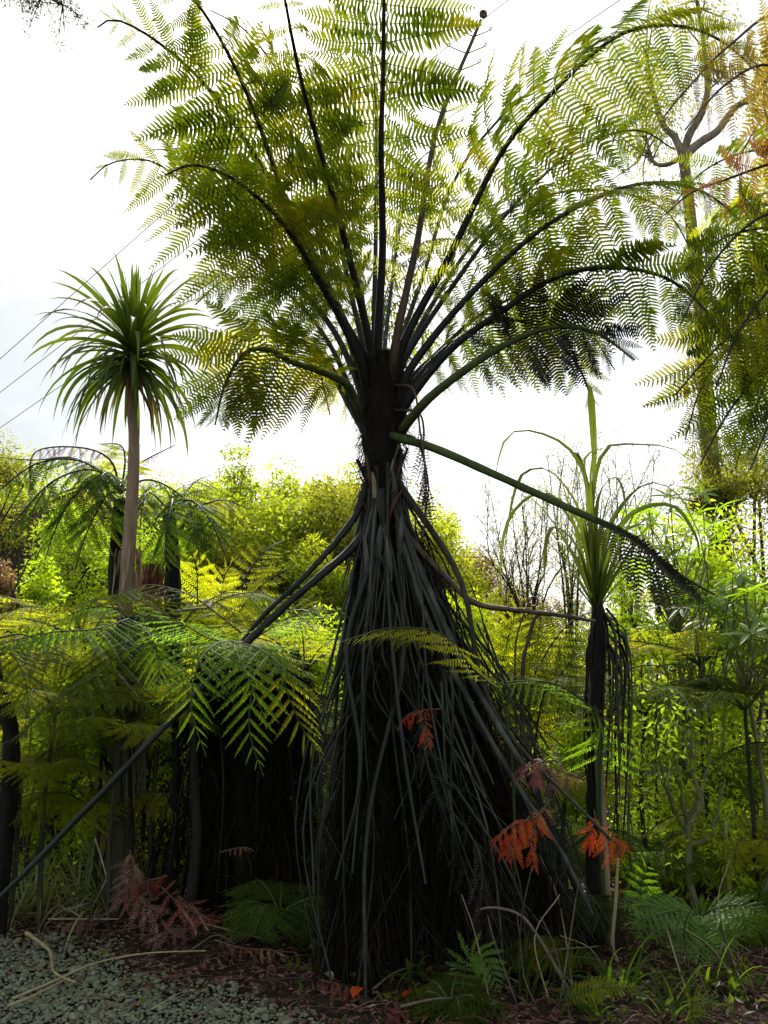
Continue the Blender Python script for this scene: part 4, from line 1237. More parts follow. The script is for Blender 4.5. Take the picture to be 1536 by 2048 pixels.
# large fern leaning in from the right edge
Y0 = 4.1
cr_ = P(1830, 640, Y0)
b = cr_.copy(); b[2] = ground_z(b[0], Y0)
t = thing('tree_fern', 'tree fern beyond the right edge with bronze and yellow fronds arching in', 'tree fern', b)
fern_trunk(t, [b - [0, 0, 0.1], b + [0, 0, 1.4], cr_], [0.14, 0.12, 0.12])
for path, L, n, mats, roll, indiv in (
    ([(1760, 420, 4.0), (1660, 140, 3.9), (1560, 30, 3.8), (1460, 90, 3.75), (1390, 160, 3.7), (1330, 230, 3.7)], 0.44, 22, ('fern_brown', 'stipe_brown'), -0.2, True),
    ([(1760, 480, 4.0), (1640, 300, 3.9), (1533, 330, 3.85), (1450, 360, 3.8), (1383, 385, 3.8), (1330, 430, 3.8)], 0.36, 20, ('fern_rust', 'stipe_brown'), -0.2, True),
    ([(1760, 560, 4.1), (1650, 470, 4.1), (1540, 455, 4.1), (1440, 480, 4.1), (1360, 550, 4.1)], 0.44, 20, ('fern', 'stipe'), -0.2, True),
    ([(1760, 620, 4.0), (1640, 580, 3.9), (1536, 620, 3.8), (1440, 690, 3.75), (1350, 790, 3.7)], 0.44, 22, ('fern', 'stipe'), -0.1, True),
    ([(1760, 660, 4.0), (1650, 660, 3.9), (1536, 730, 3.8), (1460, 820, 3.75), (1400, 930, 3.7)], 0.42, 20, ('fern', 'stipe'), -0.1, True),
    ([(1780, 560, 4.3), (1680, 400, 4.4), (1560, 380, 4.5), (1440, 430, 4.6), (1380, 520, 4.7)], 0.48, 20, ('fern_yellow', 'stipe'), 0.2, False),
    ([(1780, 600, 4.3), (1660, 520, 4.4), (1540, 540, 4.5), (1440, 620, 4.6), (1390, 700, 4.7)], 0.48, 20, ('fern', 'stipe'), 0.2, False),
    ([(1780, 520, 4.2), (1680, 260, 4.2), (1600, 180, 4.2), (1530, 230, 4.2), (1470, 330, 4.2)], 0.36, 18, ('fern_rust', 'stipe_brown'), 0.2, False),
    ([(1780, 650, 4.3), (1660, 640, 4.3), (1560, 720, 4.3), (1500, 840, 4.3), (1470, 940, 4.3)], 0.44, 18, ('fern', 'stipe'), 0.2, False),
    ([(1760, 480, 4.5), (1640, 330, 4.6), (1520, 300, 4.7), (1410, 340, 4.8), (1330, 430, 4.9)], 0.5, 22, ('fern', 'stipe'), 0.0, False),
    ([(1760, 560, 4.5), (1620, 440, 4.6), (1500, 430, 4.7), (1390, 500, 4.8), (1320, 610, 4.9)], 0.5, 22, ('fern', 'stipe'), 0.0, False),
    ([(1760, 660, 4.4), (1620, 620, 4.5), (1500, 660, 4.6), (1410, 760, 4.7), (1370, 880, 4.8)], 0.5, 22, ('fern', 'stipe'), 0.0, False),
    ([(1760, 700, 3.9), (1640, 740, 3.8), (1550, 830, 3.7), (1500, 940, 3.65)], 0.42, 20, ('fern', 'stipe'), 0.0, False),
    ([(1760, 420, 3.9), (1640, 200, 3.8), (1540, 130, 3.7), (1450, 170, 3.65), (1370, 260, 3.6)], 0.44, 22, ('fern_brown', 'stipe_brown'), 0.3, False),
    ([(1760, 560, 3.9), (1640, 430, 3.8), (1530, 430, 3.7), (1430, 520, 3.65), (1360, 650, 3.6)], 0.42, 22, ('fern', 'stipe'), 0.3, False),
    ([(1760, 620, 3.9), (1650, 540, 3.8), (1560, 560, 3.7), (1480, 660, 3.65), (1430, 780, 3.6)], 0.42, 20, ('fern_yellow', 'stipe'), -0.4, False),
):
    frond(t, [cr_] + PP(path), L * 1.2, int(n * 0.8), 0.26, (80, 40), 0.45, 0.4 * roll + rng.normal() * 0.2, None, mats, (0.018, 0.004), (20, 0.15, 0.62), indiv, axis_xy=(cr_[0], cr_[1]), variants=(1, 2, 3), jit=0.13, miss=0.06, lvar=0.15)

# understorey ferns that fill the shade
def rosette(label, px, py, Y, nf, length, mats, L=0.26, rise=0.5, key=(15, 0.12, 0.68)):
    """a fern with its crown at pixel (px, py): fronds all round that rise and arch over"""
    cr_ = P(px, py, Y)
    b = cr_.copy(); b[2] = ground_z(b[0], Y)
    t = thing('understorey_fern', label, 'fern', b, 'ferns of the understorey')
    if cr_[2] - b[2] > 0.25:
        fern_trunk(t, [b - [0, 0, 0.1], (b + cr_) / 2 + [rng.normal() * 0.03, 0, 0], cr_], [0.016, 0.014, 0.012], 'fern_trunk_moss')
    a0 = rng.uniform(0, 6.28)
    for i in range(nf):
        a = a0 + i * 2 * math.pi / nf + rng.normal() * 0.15
        d = np.array([math.cos(a), math.sin(a), 0])
        l = length * rng.uniform(0.8, 1.15)
        ri = rise * rng.uniform(0.6, 1.3)
        pts = [cr_, cr_ + d * l * 0.28 + UP * ri * l * 0.42, cr_ + d * l * 0.62 + UP * ri * l * 0.55, cr_ + d * l * 0.95 + UP * (ri * l * 0.30 - 0.05)]
        frond(t, pts, L * rng.uniform(0.85, 1.1), 17, 0.16, (80, 42), 0.18, 0.0, None, mats, (0.009, 0.0025), key, False, variants=(0, 1))
    return t


FG = ('fern_gloss', 'stipe_green')
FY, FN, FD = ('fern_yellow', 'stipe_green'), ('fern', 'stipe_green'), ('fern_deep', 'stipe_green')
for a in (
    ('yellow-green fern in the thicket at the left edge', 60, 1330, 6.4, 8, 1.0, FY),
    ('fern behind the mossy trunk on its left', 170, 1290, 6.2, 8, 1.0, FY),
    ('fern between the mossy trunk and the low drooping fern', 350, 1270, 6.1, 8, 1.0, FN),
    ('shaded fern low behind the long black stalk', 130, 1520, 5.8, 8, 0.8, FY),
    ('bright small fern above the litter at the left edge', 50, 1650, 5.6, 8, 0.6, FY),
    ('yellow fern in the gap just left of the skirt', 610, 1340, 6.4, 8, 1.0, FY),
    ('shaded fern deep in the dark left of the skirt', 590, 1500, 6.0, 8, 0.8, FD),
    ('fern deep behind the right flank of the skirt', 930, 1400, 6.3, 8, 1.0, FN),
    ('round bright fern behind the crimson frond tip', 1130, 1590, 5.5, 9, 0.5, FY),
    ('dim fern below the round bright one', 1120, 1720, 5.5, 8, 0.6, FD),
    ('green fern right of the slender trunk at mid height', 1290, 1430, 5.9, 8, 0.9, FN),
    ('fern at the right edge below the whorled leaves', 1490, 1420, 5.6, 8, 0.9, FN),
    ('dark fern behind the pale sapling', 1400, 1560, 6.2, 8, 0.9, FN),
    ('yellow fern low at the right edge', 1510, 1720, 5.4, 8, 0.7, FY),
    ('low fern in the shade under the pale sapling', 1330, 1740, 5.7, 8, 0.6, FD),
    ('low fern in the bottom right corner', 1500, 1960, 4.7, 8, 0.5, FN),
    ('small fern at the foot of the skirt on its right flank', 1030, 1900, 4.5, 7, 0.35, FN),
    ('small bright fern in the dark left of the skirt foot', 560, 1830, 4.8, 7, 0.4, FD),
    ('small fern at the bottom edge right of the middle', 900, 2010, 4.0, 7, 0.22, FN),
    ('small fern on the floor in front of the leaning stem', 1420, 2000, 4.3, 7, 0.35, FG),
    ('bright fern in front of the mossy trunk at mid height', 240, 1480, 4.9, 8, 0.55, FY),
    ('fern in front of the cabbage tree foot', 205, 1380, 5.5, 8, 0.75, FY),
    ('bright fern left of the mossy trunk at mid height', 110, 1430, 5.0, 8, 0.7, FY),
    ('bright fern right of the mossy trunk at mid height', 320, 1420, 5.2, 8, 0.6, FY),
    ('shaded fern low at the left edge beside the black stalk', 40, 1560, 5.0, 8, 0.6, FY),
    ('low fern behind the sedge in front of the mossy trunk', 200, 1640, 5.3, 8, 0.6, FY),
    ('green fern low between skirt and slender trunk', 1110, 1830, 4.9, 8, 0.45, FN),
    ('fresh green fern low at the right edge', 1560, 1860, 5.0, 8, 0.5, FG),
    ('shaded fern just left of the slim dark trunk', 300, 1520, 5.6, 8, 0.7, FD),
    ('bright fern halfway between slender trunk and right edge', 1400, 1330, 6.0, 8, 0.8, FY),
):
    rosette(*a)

# small ground ferns
Y0 = 4.9
b = G(1402, 1930)
t = thing('ground_fern', 'dark green crown of low fronds on the forest floor at the right', 'fern', b)
cr_ = P(1400, 1850, b[1])
for path in (
    [(1330, 1818), (1285, 1812), (1235, 1815)], [(1340, 1830), (1300, 1850), (1268, 1885)], [(1380, 1830), (1370, 1880), (1355, 1935)],
    [(1430, 1830), (1445, 1870), (1440, 1910)], [(1440, 1822), (1480, 1835), (1500, 1870)], [(1360, 1820), (1310, 1830), (1250, 1850)],
    [(1405, 1840), (1400, 1890), (1392, 1930)], [(1440, 1815), (1490, 1812), (1530, 1830)],
):
    pts = [b, cr_ + [0, 0, 0.02]] + [P(q[0], q[1], b[1] - 0.12 * (j + 1)) for j, q in enumerate(path)]
    frond(t, pts, 0.16, 16, 0.2, (85, 45), 0.05, 0.0, (0, -0.7, 0.9), ('fern_fresh', 'stipe_green'), (0.006, 0.002), (14, 0.14, 0.9), True, variants=(0, 1), jit=0.03)

for label, path, L, mats, n in (
    ('small bright green fern tuft hanging low at the foot of the skirt', [(925, 1990), (935, 1915), (962, 1908), (985, 1945), (1000, 1985)], 0.13, ('fern_fresh', 'stipe_green'), 14),
    ('pale yellow fern frond low at the front right', [(1125, 2015), (1150, 1990), (1200, 1975), (1288, 1975)], 0.07, ('fern_yellow', 'stipe_green'), 22),
    ('dim fern frond behind the pale yellow one', [(1110, 1960), (1130, 1920), (1170, 1915), (1210, 1925)], 0.07, ('fern', 'stipe_green'), 14),
    ('small dark green fern beside the slender trunk', [(1290, 1850), (1280, 1800), (1290, 1740), (1310, 1710)], 0.13, ('fern_gloss', 'stipe_green'), 12),
    ('feathery fern at the bottom right corner', [(1400, 2060), (1380, 2020), (1400, 2000), (1440, 2005)], 0.10, ('fern', 'stipe_green'), 14),
    ('dim fern tuft behind the dark green crown at the right', [(1330, 1800), (1290, 1760), (1260, 1740), (1230, 1735)], 0.12, ('fern_deep', 'stipe_green'), 12),
):
    b = G(path[0][0], max(path[0][1], 1900) + 20)
    t = thing('ground_fern', label, 'fern', b)
    frond(t, [b] + [P(q[0], q[1], b[1] - 0.05 * j) for j, q in enumerate(path)], L, n, 0.18, (85, 45), 0.05, 0.0, (0, -0.6, 0.8), mats, (0.004, 0.0015), (10, 0.16, 0.85), True, variants=(0, 1), jit=0.04)

# ================================================================== dead red fronds caught in the stalks
for label, paths, L, mats, n, Y in (
    ('orange and crimson dead frond hanging against the right of the skirt', [[(1100, 1600), (1075, 1632), (1040, 1645), (1005, 1662), (980, 1705)], [(1085, 1615), (1075, 1640), (1062, 1690), (1072, 1745)], [(1060, 1632), (1035, 1660), (1020, 1700), (1012, 1725)]], 0.12, ('dead_red', 'stipe_brown'), 9, 4.0),
    ('orange dead frond hung on the slender trunk', [[(1188, 1620), (1195, 1650), (1215, 1680), (1222, 1750)], [(1190, 1640), (1182, 1665), (1178, 1690), (1182, 1705)], [(1195, 1650), (1212, 1668), (1235, 1690), (1240, 1720)]], 0.10, ('dead_red', 'stipe_brown'), 9, 4.62),
    ('small orange and red dead frond on the front of the skirt', [[(880, 1418), (845, 1420), (812, 1432), (795, 1462)], [(850, 1425), (852, 1450), (858, 1480), (862, 1502)]], 0.07, ('dead_red', 'stipe_brown'), 8, 4.05),
    ('crimson dead frond tip hooked on the long slanting stalk', [[(1110, 1520), (1070, 1528), (1045, 1550), (1028, 1572)], [(1080, 1525), (1068, 1545), (1062, 1570)]], 0.10, ('dead_crimson', 'stipe_brown'), 9, 4.15),
    ('dull brown dead frond between the skirt and the slender trunk', [[(1170, 1560), (1130, 1545), (1090, 1530), (1060, 1530)]], 0.14, ('dead_litter', 'stipe_brown'), 10, 4.45),
    ('crumpled red frond low in the dark left of the skirt', [[(440, 1705), (470, 1697), (492, 1695), (508, 1702)]], 0.05, ('dead_crimson', 'stipe_brown'), 7, 4.3),
):
    p0 = P(paths[0][0][0], paths[0][0][1], Y)
    t = thing('dead_frond', label, 'dead frond', p0, 'dead fronds caught in the stalks')
    for path in paths:
        frond(t, [P(q[0], q[1], Y - 0.03 * j) for j, q in enumerate(path)], L, n, 0.12, (75, 35), 0.7, rng.normal() * 0.4, (0.1, -0.7, 0.7), mats, (0.0045, 0.0015), (13, 0.15, 0.55), True, variants=(1, 2, 3), jit=0.25, base=0.7, lvar=0.35, miss=0.08)

# red fern debris on the ground
for label, path, L, Y_ in (
    ('heap of crimson dead fern leaves on the litter, left', [(335, 1752), (295, 1762), (250, 1785), (222, 1812)], 0.17, 4.9),
    ('dull red frond lying under the crimson heap', [(230, 1775), (265, 1795), (300, 1815), (330, 1830)], 0.15, 4.85),
    ('bleached brown frond propped on the crimson heap', [(260, 1700), (265, 1740), (255, 1780), (262, 1815)], 0.12, 4.9),
    ('crimson dead frond lying on the litter beside the dark stumps', [(325, 1775), (350, 1800), (395, 1828), (440, 1845)], 0.13, 4.75),
    ('brown dead frond below the crimson one beside the stumps', [(400, 1850), (360, 1862), (320, 1868), (270, 1870)], 0.11, 4.7),
    ('small brown dead frond lying on the gravel edge', [(225, 1822), (185, 1836), (140, 1846), (105, 1846)], 0.11, 4.9),
    ('dull frond on the dark soil in front of the stumps', [(430, 1880), (480, 1895), (540, 1900), (590, 1905)], 0.10, 4.5),
    ('red dead fern scraps on the soil at the front', [(640, 1960), (680, 1970), (710, 1985), (738, 2000)], 0.10, 4.12),
    ('crimson dead frond at the bottom edge', [(790, 2005), (800, 2025), (790, 2045), (770, 2070)], 0.08, 3.92),
    ('brown dead frond at the foot of the skirt', [(850, 1960), (900, 1962), (950, 1970), (1000, 1985)], 0.10, 4.15),
):
    b = P(path[0][0], path[0][1], Y_)
    b[2] = max(b[2], ground_z(b[0], b[1]) + 0.02)
    t = thing('fallen_frond', label, 'dead frond', b, 'dead fronds on the ground')
    pts = []
    for j, q in enumerate(path):
        p = P(q[0], q[1], Y_ - 0.04 * j)
        p[2] = max(p[2], ground_z(p[0], p[1]) + 0.03)
        pts.append(p)
    frond(t, pts, L, 12, 0.06, (75, 40), 0.35, rng.normal() * 0.4, (0, -0.5, 0.9), ('dead_litter' if 'brown' in label or 'dull' in label else 'dead_crimson', 'stipe_brown'), (0.006, 0.002), (12, 0.16, 0.55), True, variants=(1, 2, 3), jit=0.4, base=0.8, lvar=0.35)

# ================================================================== background shrubs and trees
H = 'bushes on the slope behind the fern'
for a in (
    ('dark rounded tree at the left edge beyond the ferns', -30, 815, 1040, 170, 11.0, 'shrub_olive', 6000, 0.07, 0.3),
    ('lime green leafy bush left of the cabbage tree trunk', 92, 1075, 1240, 120, 8.0, 'shrub_lime', 3600, 0.06, 0.5),
    ('brownish dry bush low at the left edge', 5, 1110, 1230, 110, 8.4, 'shrub_brown', 2200, 0.05, 0.4),
    ('pointed yellow bush rising highest on the slope left of the fern', 480, 868, 1060, 100, 12.0, 'shrub_yellow', 1600, 0.07, 0.5),
    ('pale green bush with a ragged top on the far slope', 420, 945, 1080, 190, 12.5, 'shrub_lime', 4200, 0.08, 0.45),
    ('yellow bush on the skyline between the pointed bush and the fern', 580, 925, 1060, 190, 13.0, 'shrub_yellow', 4600, 0.085, 0.45),
    ('olive bush on the skyline directly left of the fern trunk', 680, 925, 1060, 160, 12.5, 'shrub_yellow', 4200, 0.08, 0.45),
    ('dark green flat-topped bush across the middle of the slope', 610, 985, 1075, 260, 11.5, 'shrub_green', 4600, 0.07, 0.4),
    ('golden bush below the flat-topped dark bush', 560, 1040, 1230, 220, 10.5, 'shrub_yellow', 5600, 0.075, 0.35),
    ('golden bush close left of the skirt', 650, 1060, 1260, 190, 9.8, 'shrub_yellow', 4600, 0.07, 0.35),
    ('olive bush behind the bright yellow fern', 450, 1040, 1220, 180, 10.0, 'shrub_olive', 4200, 0.07, 0.35),
    ('yellow-green bush behind the cabbage tree', 300, 1030, 1230, 240, 9.6, 'shrub_green', 5200, 0.07, 0.4),
    ('soft green bush behind the rear tree fern at the left', 150, 1000, 1200, 220, 10.0, 'shrub_green', 5200, 0.07, 0.4),
    ('yellow bush on the right shoulder of the fern trunk', 880, 1010, 1200, 150, 11.0, 'shrub_yellow', 4200, 0.07, 0.4),
    ('tawny dry bush right of the fern trunk', 950, 1075, 1230, 150, 11.5, 'shrub_brown', 4000, 0.05, 0.3),
    ('green bush behind the upright ferns', 930, 1150, 1330, 240, 9.0, 'shrub_lime', 5600, 0.07, 0.4),
    ('low brown bush under the bright gap right of the fern', 1060, 1180, 1290, 200, 11.0, 'shrub_brown', 3000, 0.05, 0.35),
    ('yellow-green thicket behind the leaning stalks left of the skirt', 590, 1210, 1420, 260, 8.0, 'shrub_lime', 6200, 0.065, 0.4),
    ('leafy thicket behind the mossy trunk', 160, 1200, 1430, 320, 7.6, 'shrub_lime', 7000, 0.06, 0.4),
    ('bright leafy bush hiding the foot of the cabbage tree', 215, 1230, 1520, 230, 5.75, 'shrub_lime', 3000, 0.05, 0.45),
    ('leafy bush between the left edge trunk and the mossy trunk', 110, 1330, 1640, 220, 5.6, 'shrub_green', 3000, 0.05, 0.45),
    ('leafy bush in the gap right of the mossy trunk', 350, 1330, 1560, 150, 5.9, 'shrub_green', 3000, 0.05, 0.45),
    ('broad yellow bush filling the slope between cabbage tree and fern', 500, 935, 1200, 330, 11.0, 'shrub_yellow', 3000, 0.08, 0.45),
    ('broad olive-yellow bush on the slope under the fern neck', 660, 930, 1200, 260, 11.4, 'shrub_olive', 3000, 0.08, 0.45),
    ('light green bush on the slope above the bright fern', 400, 985, 1200, 220, 10.6, 'shrub_lime', 3000, 0.075, 0.45),
    ('rounded lime bush right of the fern neck', 860, 1000, 1220, 190, 10.4, 'shrub_yellow', 3000, 0.075, 0.45),
    ('leafy green bush behind the whorled leaves at the right', 1400, 1010, 1330, 260, 7.6, 'shrub_lime', 3000, 0.07, 0.4),
    ('tall leafy bush at the right edge under the arching fronds', 1520, 1090, 1400, 200, 7.0, 'shrub_lime', 3000, 0.065, 0.4),
    ('leafy bush right behind the strap plant trunk', 1260, 1130, 1400, 200, 7.8, 'shrub_green', 3000, 0.065, 0.4),
    ('drooping olive foliage around the tall tree trunk', 1440, 880, 1080, 170, 8.6, 'shrub_olive', 3000, 0.07, 0.35),
    ('low green bush filling the right floor behind the sapling', 1400, 1560, 1800, 300, 6.1, 'shrub_green', 3000, 0.05, 0.45),
    ('yellow thicket behind the left edge fronds', 30, 1260, 1460, 200, 7.0, 'shrub_yellow', 4200, 0.06, 0.4),
    ('shaded bush low behind the mossy trunk', 180, 1400, 1620, 380, 6.8, 'shrub_green', 7000, 0.055, 0.4),
    ('bright low bush at the left edge above the litter', 40, 1560, 1720, 220, 6.2, 'shrub_yellow', 3600, 0.05, 0.45),
    ('dark thicket behind the black void left of the skirt', 480, 1400, 1700, 340, 6.9, 'shrub_green', 7000, 0.06, 0.4),
    ('dense green bush right of the slender trunk', 1330, 1190, 1400, 240, 7.2, 'shrub_lime', 6200, 0.06, 0.4),
    ('pale speckled bush at the right edge, mid height', 1480, 1270, 1500, 240, 7.6, 'shrub_lime', 6400, 0.055, 0.4),
    ('yellow-green bush between the slender trunk and the pale sapling', 1310, 1340, 1560, 220, 7.4, 'shrub_lime', 5600, 0.055, 0.4),
    ('shaded bush behind the pale sapling', 1420, 1440, 1680, 300, 7.0, 'shrub_green', 6600, 0.055, 0.4),
    ('dark undergrowth bush behind the slender trunk', 1130, 1420, 1700, 260, 7.0, 'shrub_green', 6200, 0.06, 0.4),
    ('dim yellow bush at the right edge above the floor', 1500, 1600, 1820, 200, 6.0, 'shrub_olive', 4600, 0.05, 0.4),
    ('dark bush behind the low green fern crown', 1330, 1650, 1830, 260, 6.4, 'shrub_green', 5200, 0.05, 0.4),
    ('olive bush hanging at the right edge over the bright gap', 1490, 870, 1050, 200, 9.5, 'shrub_olive', 4200, 0.07, 0.35),
):
    shrub('bush', a[0], 'bush', a[1], a[2], a[3], a[4], a[5], a[6], size=a[8] * 0.9, aspect=a[9], group=H)

# uncountable leaves of the overgrown slope behind everything
g = Geo()
nc = 520
xs = rng.uniform(-9, 9, nc)
ys = 7.6 + 8.5 * rng.random(nc) ** 0.8
cs = np.stack([xs, ys, ground_z(xs, ys) + rng.uniform(0.0, 0.45, nc)], 1)
cloud(g, cs, rng.uniform(0.25, 0.55, nc), 62000, 0.085, 0.42)
o = g.build('slope_foliage', M['shrub_yellow'], kind='stuff')
tag(o, 'dense yellow-green foliage covering the slope behind the ferns', 'foliage')
g = Geo()
for x in np.linspace(-26, 30, 64):
    Yf = rng.uniform(18, 30)
    top = rng.uniform(0.8, 2.6)
    cs = clumps(np.array([x + rng.normal(), Yf, float(ground_z(x, Yf)) + top * 0.4]), (1.6, 1.2, max(top * 0.6, 0.7)), 10, 0.4)
    cloud(g, cs, 0.6, 700, 0.16, 0.45)
o = g.build('far_bushes', M['shrub_olive'], kind='stuff')
tag(o, 'far-off mass of olive bushes along the horizon', 'bushes')


# twiggy, nearly bare shrubs in the bright gap
def twiggy(label, px, py_top, py_bot, wpx, Y, n=10, leafn=700, seed=0, mat='shrub_olive'):
    b = base_at(px, Y)
    t = thing('twiggy_shrub', label, 'shrub', b, 'thin twiggy shrubs in the bright gap')
    g, gl = Geo(), Geo()
    tips = []
    for i in range(n):
        x1 = px + rng.uniform(-0.5, 0.5) * wpx
        y1 = rng.uniform(py_top, py_top + 0.45 * (py_bot - py_top))
        Yi = Y + rng.normal() * 0.35
        e = P(x1, y1, Yi)
        m = P(px + (x1 - px) * 0.25, py_bot, Y + (Yi - Y) * 0.4)
        c = catmull([b, m, (m + e) / 2 + rng.standard_normal(3) * 0.07, e], 22)
        g.add(*tube(c, np.linspace(0.022, 0.003, 22), 5))
        for k in range(9, 22):
            for s in range(2):
                d = nrm(nrm(c[k] - c[k - 1]) + rng.standard_normal(3) * 0.55 + [0, 0, 0.25])
                l = rng.uniform(0.12, 0.34)
                e2 = c[k] + d * l
                mm = (c[k] + e2) / 2 + rng.standard_normal(3) * 0.02
                g.add(*tube(np.array([c[k], mm, e2]), [0.0035, 0.0025, 0.0014], 3))
                tips.append(e2); tips.append(mm)
                for q in range(2):
                    e3 = mm + nrm(d + rng.standard_normal(3) * 0.8) * l * 0.6
                    g.add(*tube(np.array([mm, e3]), [0.002, 0.0012], 3))
                    tips.append(e3)
    g.build('stems', M['bark_dark'], t)
    tips = np.array(tips)
    k = rng.integers(0, len(tips), leafn)
    V, F = leaves(tips[k] + rng.standard_normal((leafn, 3)) * 0.025, rng.standard_normal((leafn, 3)), rng.uniform(0.015, 0.035, leafn), 0.4)
    gl.add(V, F)
    gl.build('sparse_leaves', M[mat], t, kind='stuff')


twiggy('thin twiggy shrub against the sky left of the strap plant', 1060, 960, 1230, 190, 8.5, 11, 5200)
twiggy('wispy bare shrub rising right behind the strap plant', 1250, 890, 1200, 220, 9.0, 10, 4200)
twiggy('feathery shrub straight behind the strap plant', 1140, 880, 1200, 130, 9.5, 9, 4600)
twiggy('reddish bare twigs low in the bright gap', 1010, 1060, 1260, 130, 9.2, 8, 900, mat='shrub_brown')
twiggy('wispy twigs by the bright gap at the right edge', 1490, 1020, 1250, 110, 9.0, 6, 500)

# whorled-leaf shrub on the right
lm = {}


def whorl_leaf_mesh():
    g = Geo()
    xs = [0, 0.12, 0.45, 0.8, 1.0]
    ws = [0.02, 0.065, 0.115, 0.075, 0.0]
    V = []
    for x, w_ in zip(xs, ws):
        z = -0.22 * x * x
        V += [(x, -w_, z + w_ * 0.25), (x, 0, z), (x, w_, z + w_ * 0.25)]
    F = []
    for i in range(4):
        b_ = 3 * i
        F += [[b_, b_ + 3, b_ + 4, b_ + 1], [b_ + 1, b_ + 4, b_ + 5, b_ + 2]]
    g.add(V, F)
    return g.mesh('leaf', M['whorl'], smooth=True)


WL = whorl_leaf_mesh()


def whorled(label, spots, Y, size):
    px0 = np.mean([s[0] for s in spots])
    b = base_at(px0, Y)
    t = thing('whorled_shrub', label, 'shrub', b, 'shrubs with whorled leaves at the right')
    g = Geo()
    hub = P(px0, max(s[1] for s in spots) + 60, Y)
    g.add(*tube(catmull([b, (b + hub) / 2 + [0.05, 0, 0], hub], 12), np.linspace(0.022, 0.014, 12), 6))
    for (x, y) in spots:
        e = P(x, y, Y + rng.normal() * 0.3)
        g.add(*tube(catmull([hub, (hub + e) / 2 + [rng.normal() * 0.08, rng.normal() * 0.08, -0.08], e], 10), np.linspace(0.007, 0.004, 10), 5))
        ax = nrm(np.array([rng.normal() * 0.35, -0.25 + rng.normal() * 0.3, 1.0]))
        u = nrm(np.cross(ax, [0.3, 1, 0.2])); v = np.cross(ax, u)
        a0 = rng.uniform(0, 6.28)
        nl = int(rng.integers(6, 9))
        for k in range(nl):
            a = a0 + k * 2 * math.pi / nl + rng.normal() * 0.15
            d = nrm(math.cos(a) * u + math.sin(a) * v + ax * rng.uniform(-0.1, 0.6))
            z = nrm(ax - (ax @ d) * d)
            yv = np.cross(z, d)
            s = size * rng.uniform(0.75, 1.15)
            o = bpy.data.objects.new('leaf', WL)
            COL.objects.link(o)
            o.parent = t
            m4 = np.eye(4)
            m4[:3, :3] = np.stack([d * s, yv * s, z * s], 1)
            m4[:3, 3] = e - b - ax * rng.uniform(0, 0.03)
            o.matrix_basis = Matrix(m4.tolist())
    g.build('stem', M['sapling'], t, smooth=True)


def spots(x0, x1, ytop, ybot, n):
    out = []
    for i in range(n):
        out.append((rng.uniform(x0, x1), rng.uniform(ytop, ybot)))
    return out


whorled('tall whorled-leaf shrub behind the strap plant, lit yellow-green', [(1405, 985), (1340, 990), (1300, 1020), (1385, 1040), (1440, 1060), (1330, 1070), (1270, 1040)] + spots(1260, 1450, 1010, 1220, 33), 6.4, 0.18)
whorled('whorled-leaf shrub at the right edge below the bright gap', [(1510, 1130), (1480, 1150), (1520, 1190), (1460, 1200), (1500, 1230)] + spots(1420, 1560, 1150, 1330, 33), 5.8, 0.17)
whorled('shaded whorled-leaf shrub beneath the two brighter ones', spots(1240, 1460, 1190, 1400, 38), 6.2, 0.16)

# tall tree on the right with forked top
Y0 = 9.0
b = base_at(1455, Y0)
t = thing('tall_tree', 'tall pale-barked tree at the right with three forked limbs', 'tree', b)
g = Geo()
rough_trunk(g, [b - [0, 0, 0.1], P(1445, 1180, Y0), P(1418, 900, Y0), P(1400, 620, Y0), P(1378, 420, Y0), P(1366, 305, Y0)], [0.14, 0.12, 0.10, 0.09, 0.075, 0.06], sides=14, amp=0.06, n=60)
g.build('trunk', M['bark_grey'], t, smooth=True)
tips = []
for path, r0 in (([(1366, 315), (1350, 275), (1328, 252), (1310, 200), (1290, 100)], 0.05), ([(1366, 315), (1378, 270), (1400, 232), (1415, 170), (1400, 40), (1380, -60)], 0.055),
                 ([(1366, 315), (1400, 285), (1435, 262), (1470, 215), (1510, 190), (1560, 120), (1600, 60)], 0.06), ([(1366, 315), (1330, 330), (1305, 320), (1290, 260)], 0.03)):
    c = catmull([P(q[0], q[1], Y0 + 0.15 * j) for j, q in enumerate(path)], 26)
    g = Geo()
    g.add(*tube(c, np.linspace(r0, r0 * 0.3, 26), 8, rough=0.05))
    for k in range(10, 26):
        d = nrm(nrm(c[k] - c[k - 1]) + rng.standard_normal(3) * 0.6)
        e = c[k] + d * rng.uniform(0.3, 0.8)
        m = (c[k] + e) / 2 + rng.standard_normal(3) * 0.05
        g.add(*tube(catmull([c[k], m, e], 6), np.linspace(0.014, 0.004, 6), 4))
        tips += [e, m]
    g.build('limb', M['bark_grey'], t, smooth=True)
tips = np.array(tips)
g = Geo()
cloud(g, tips, 0.28, 5200, 0.07, 0.3, droop=0.8)
for yy in np.linspace(340, 1000, 24):                       # climbing leaves on the trunk
    q = P(1366 + (yy - 305) * 0.075 + rng.normal() * 12, yy, Y0 - 0.12)
    cloud(g, q[None], 0.2, 30, 0.08, 0.3, droop=0.9)
cs = clumps(P(1470, 960, Y0), (0.6, 0.5, 0.35), 14)
cloud(g, cs, 0.25, 2600, 0.06, 0.3, droop=0.5)
g.build('crown', M['shrub_olive'], t, kind='stuff')

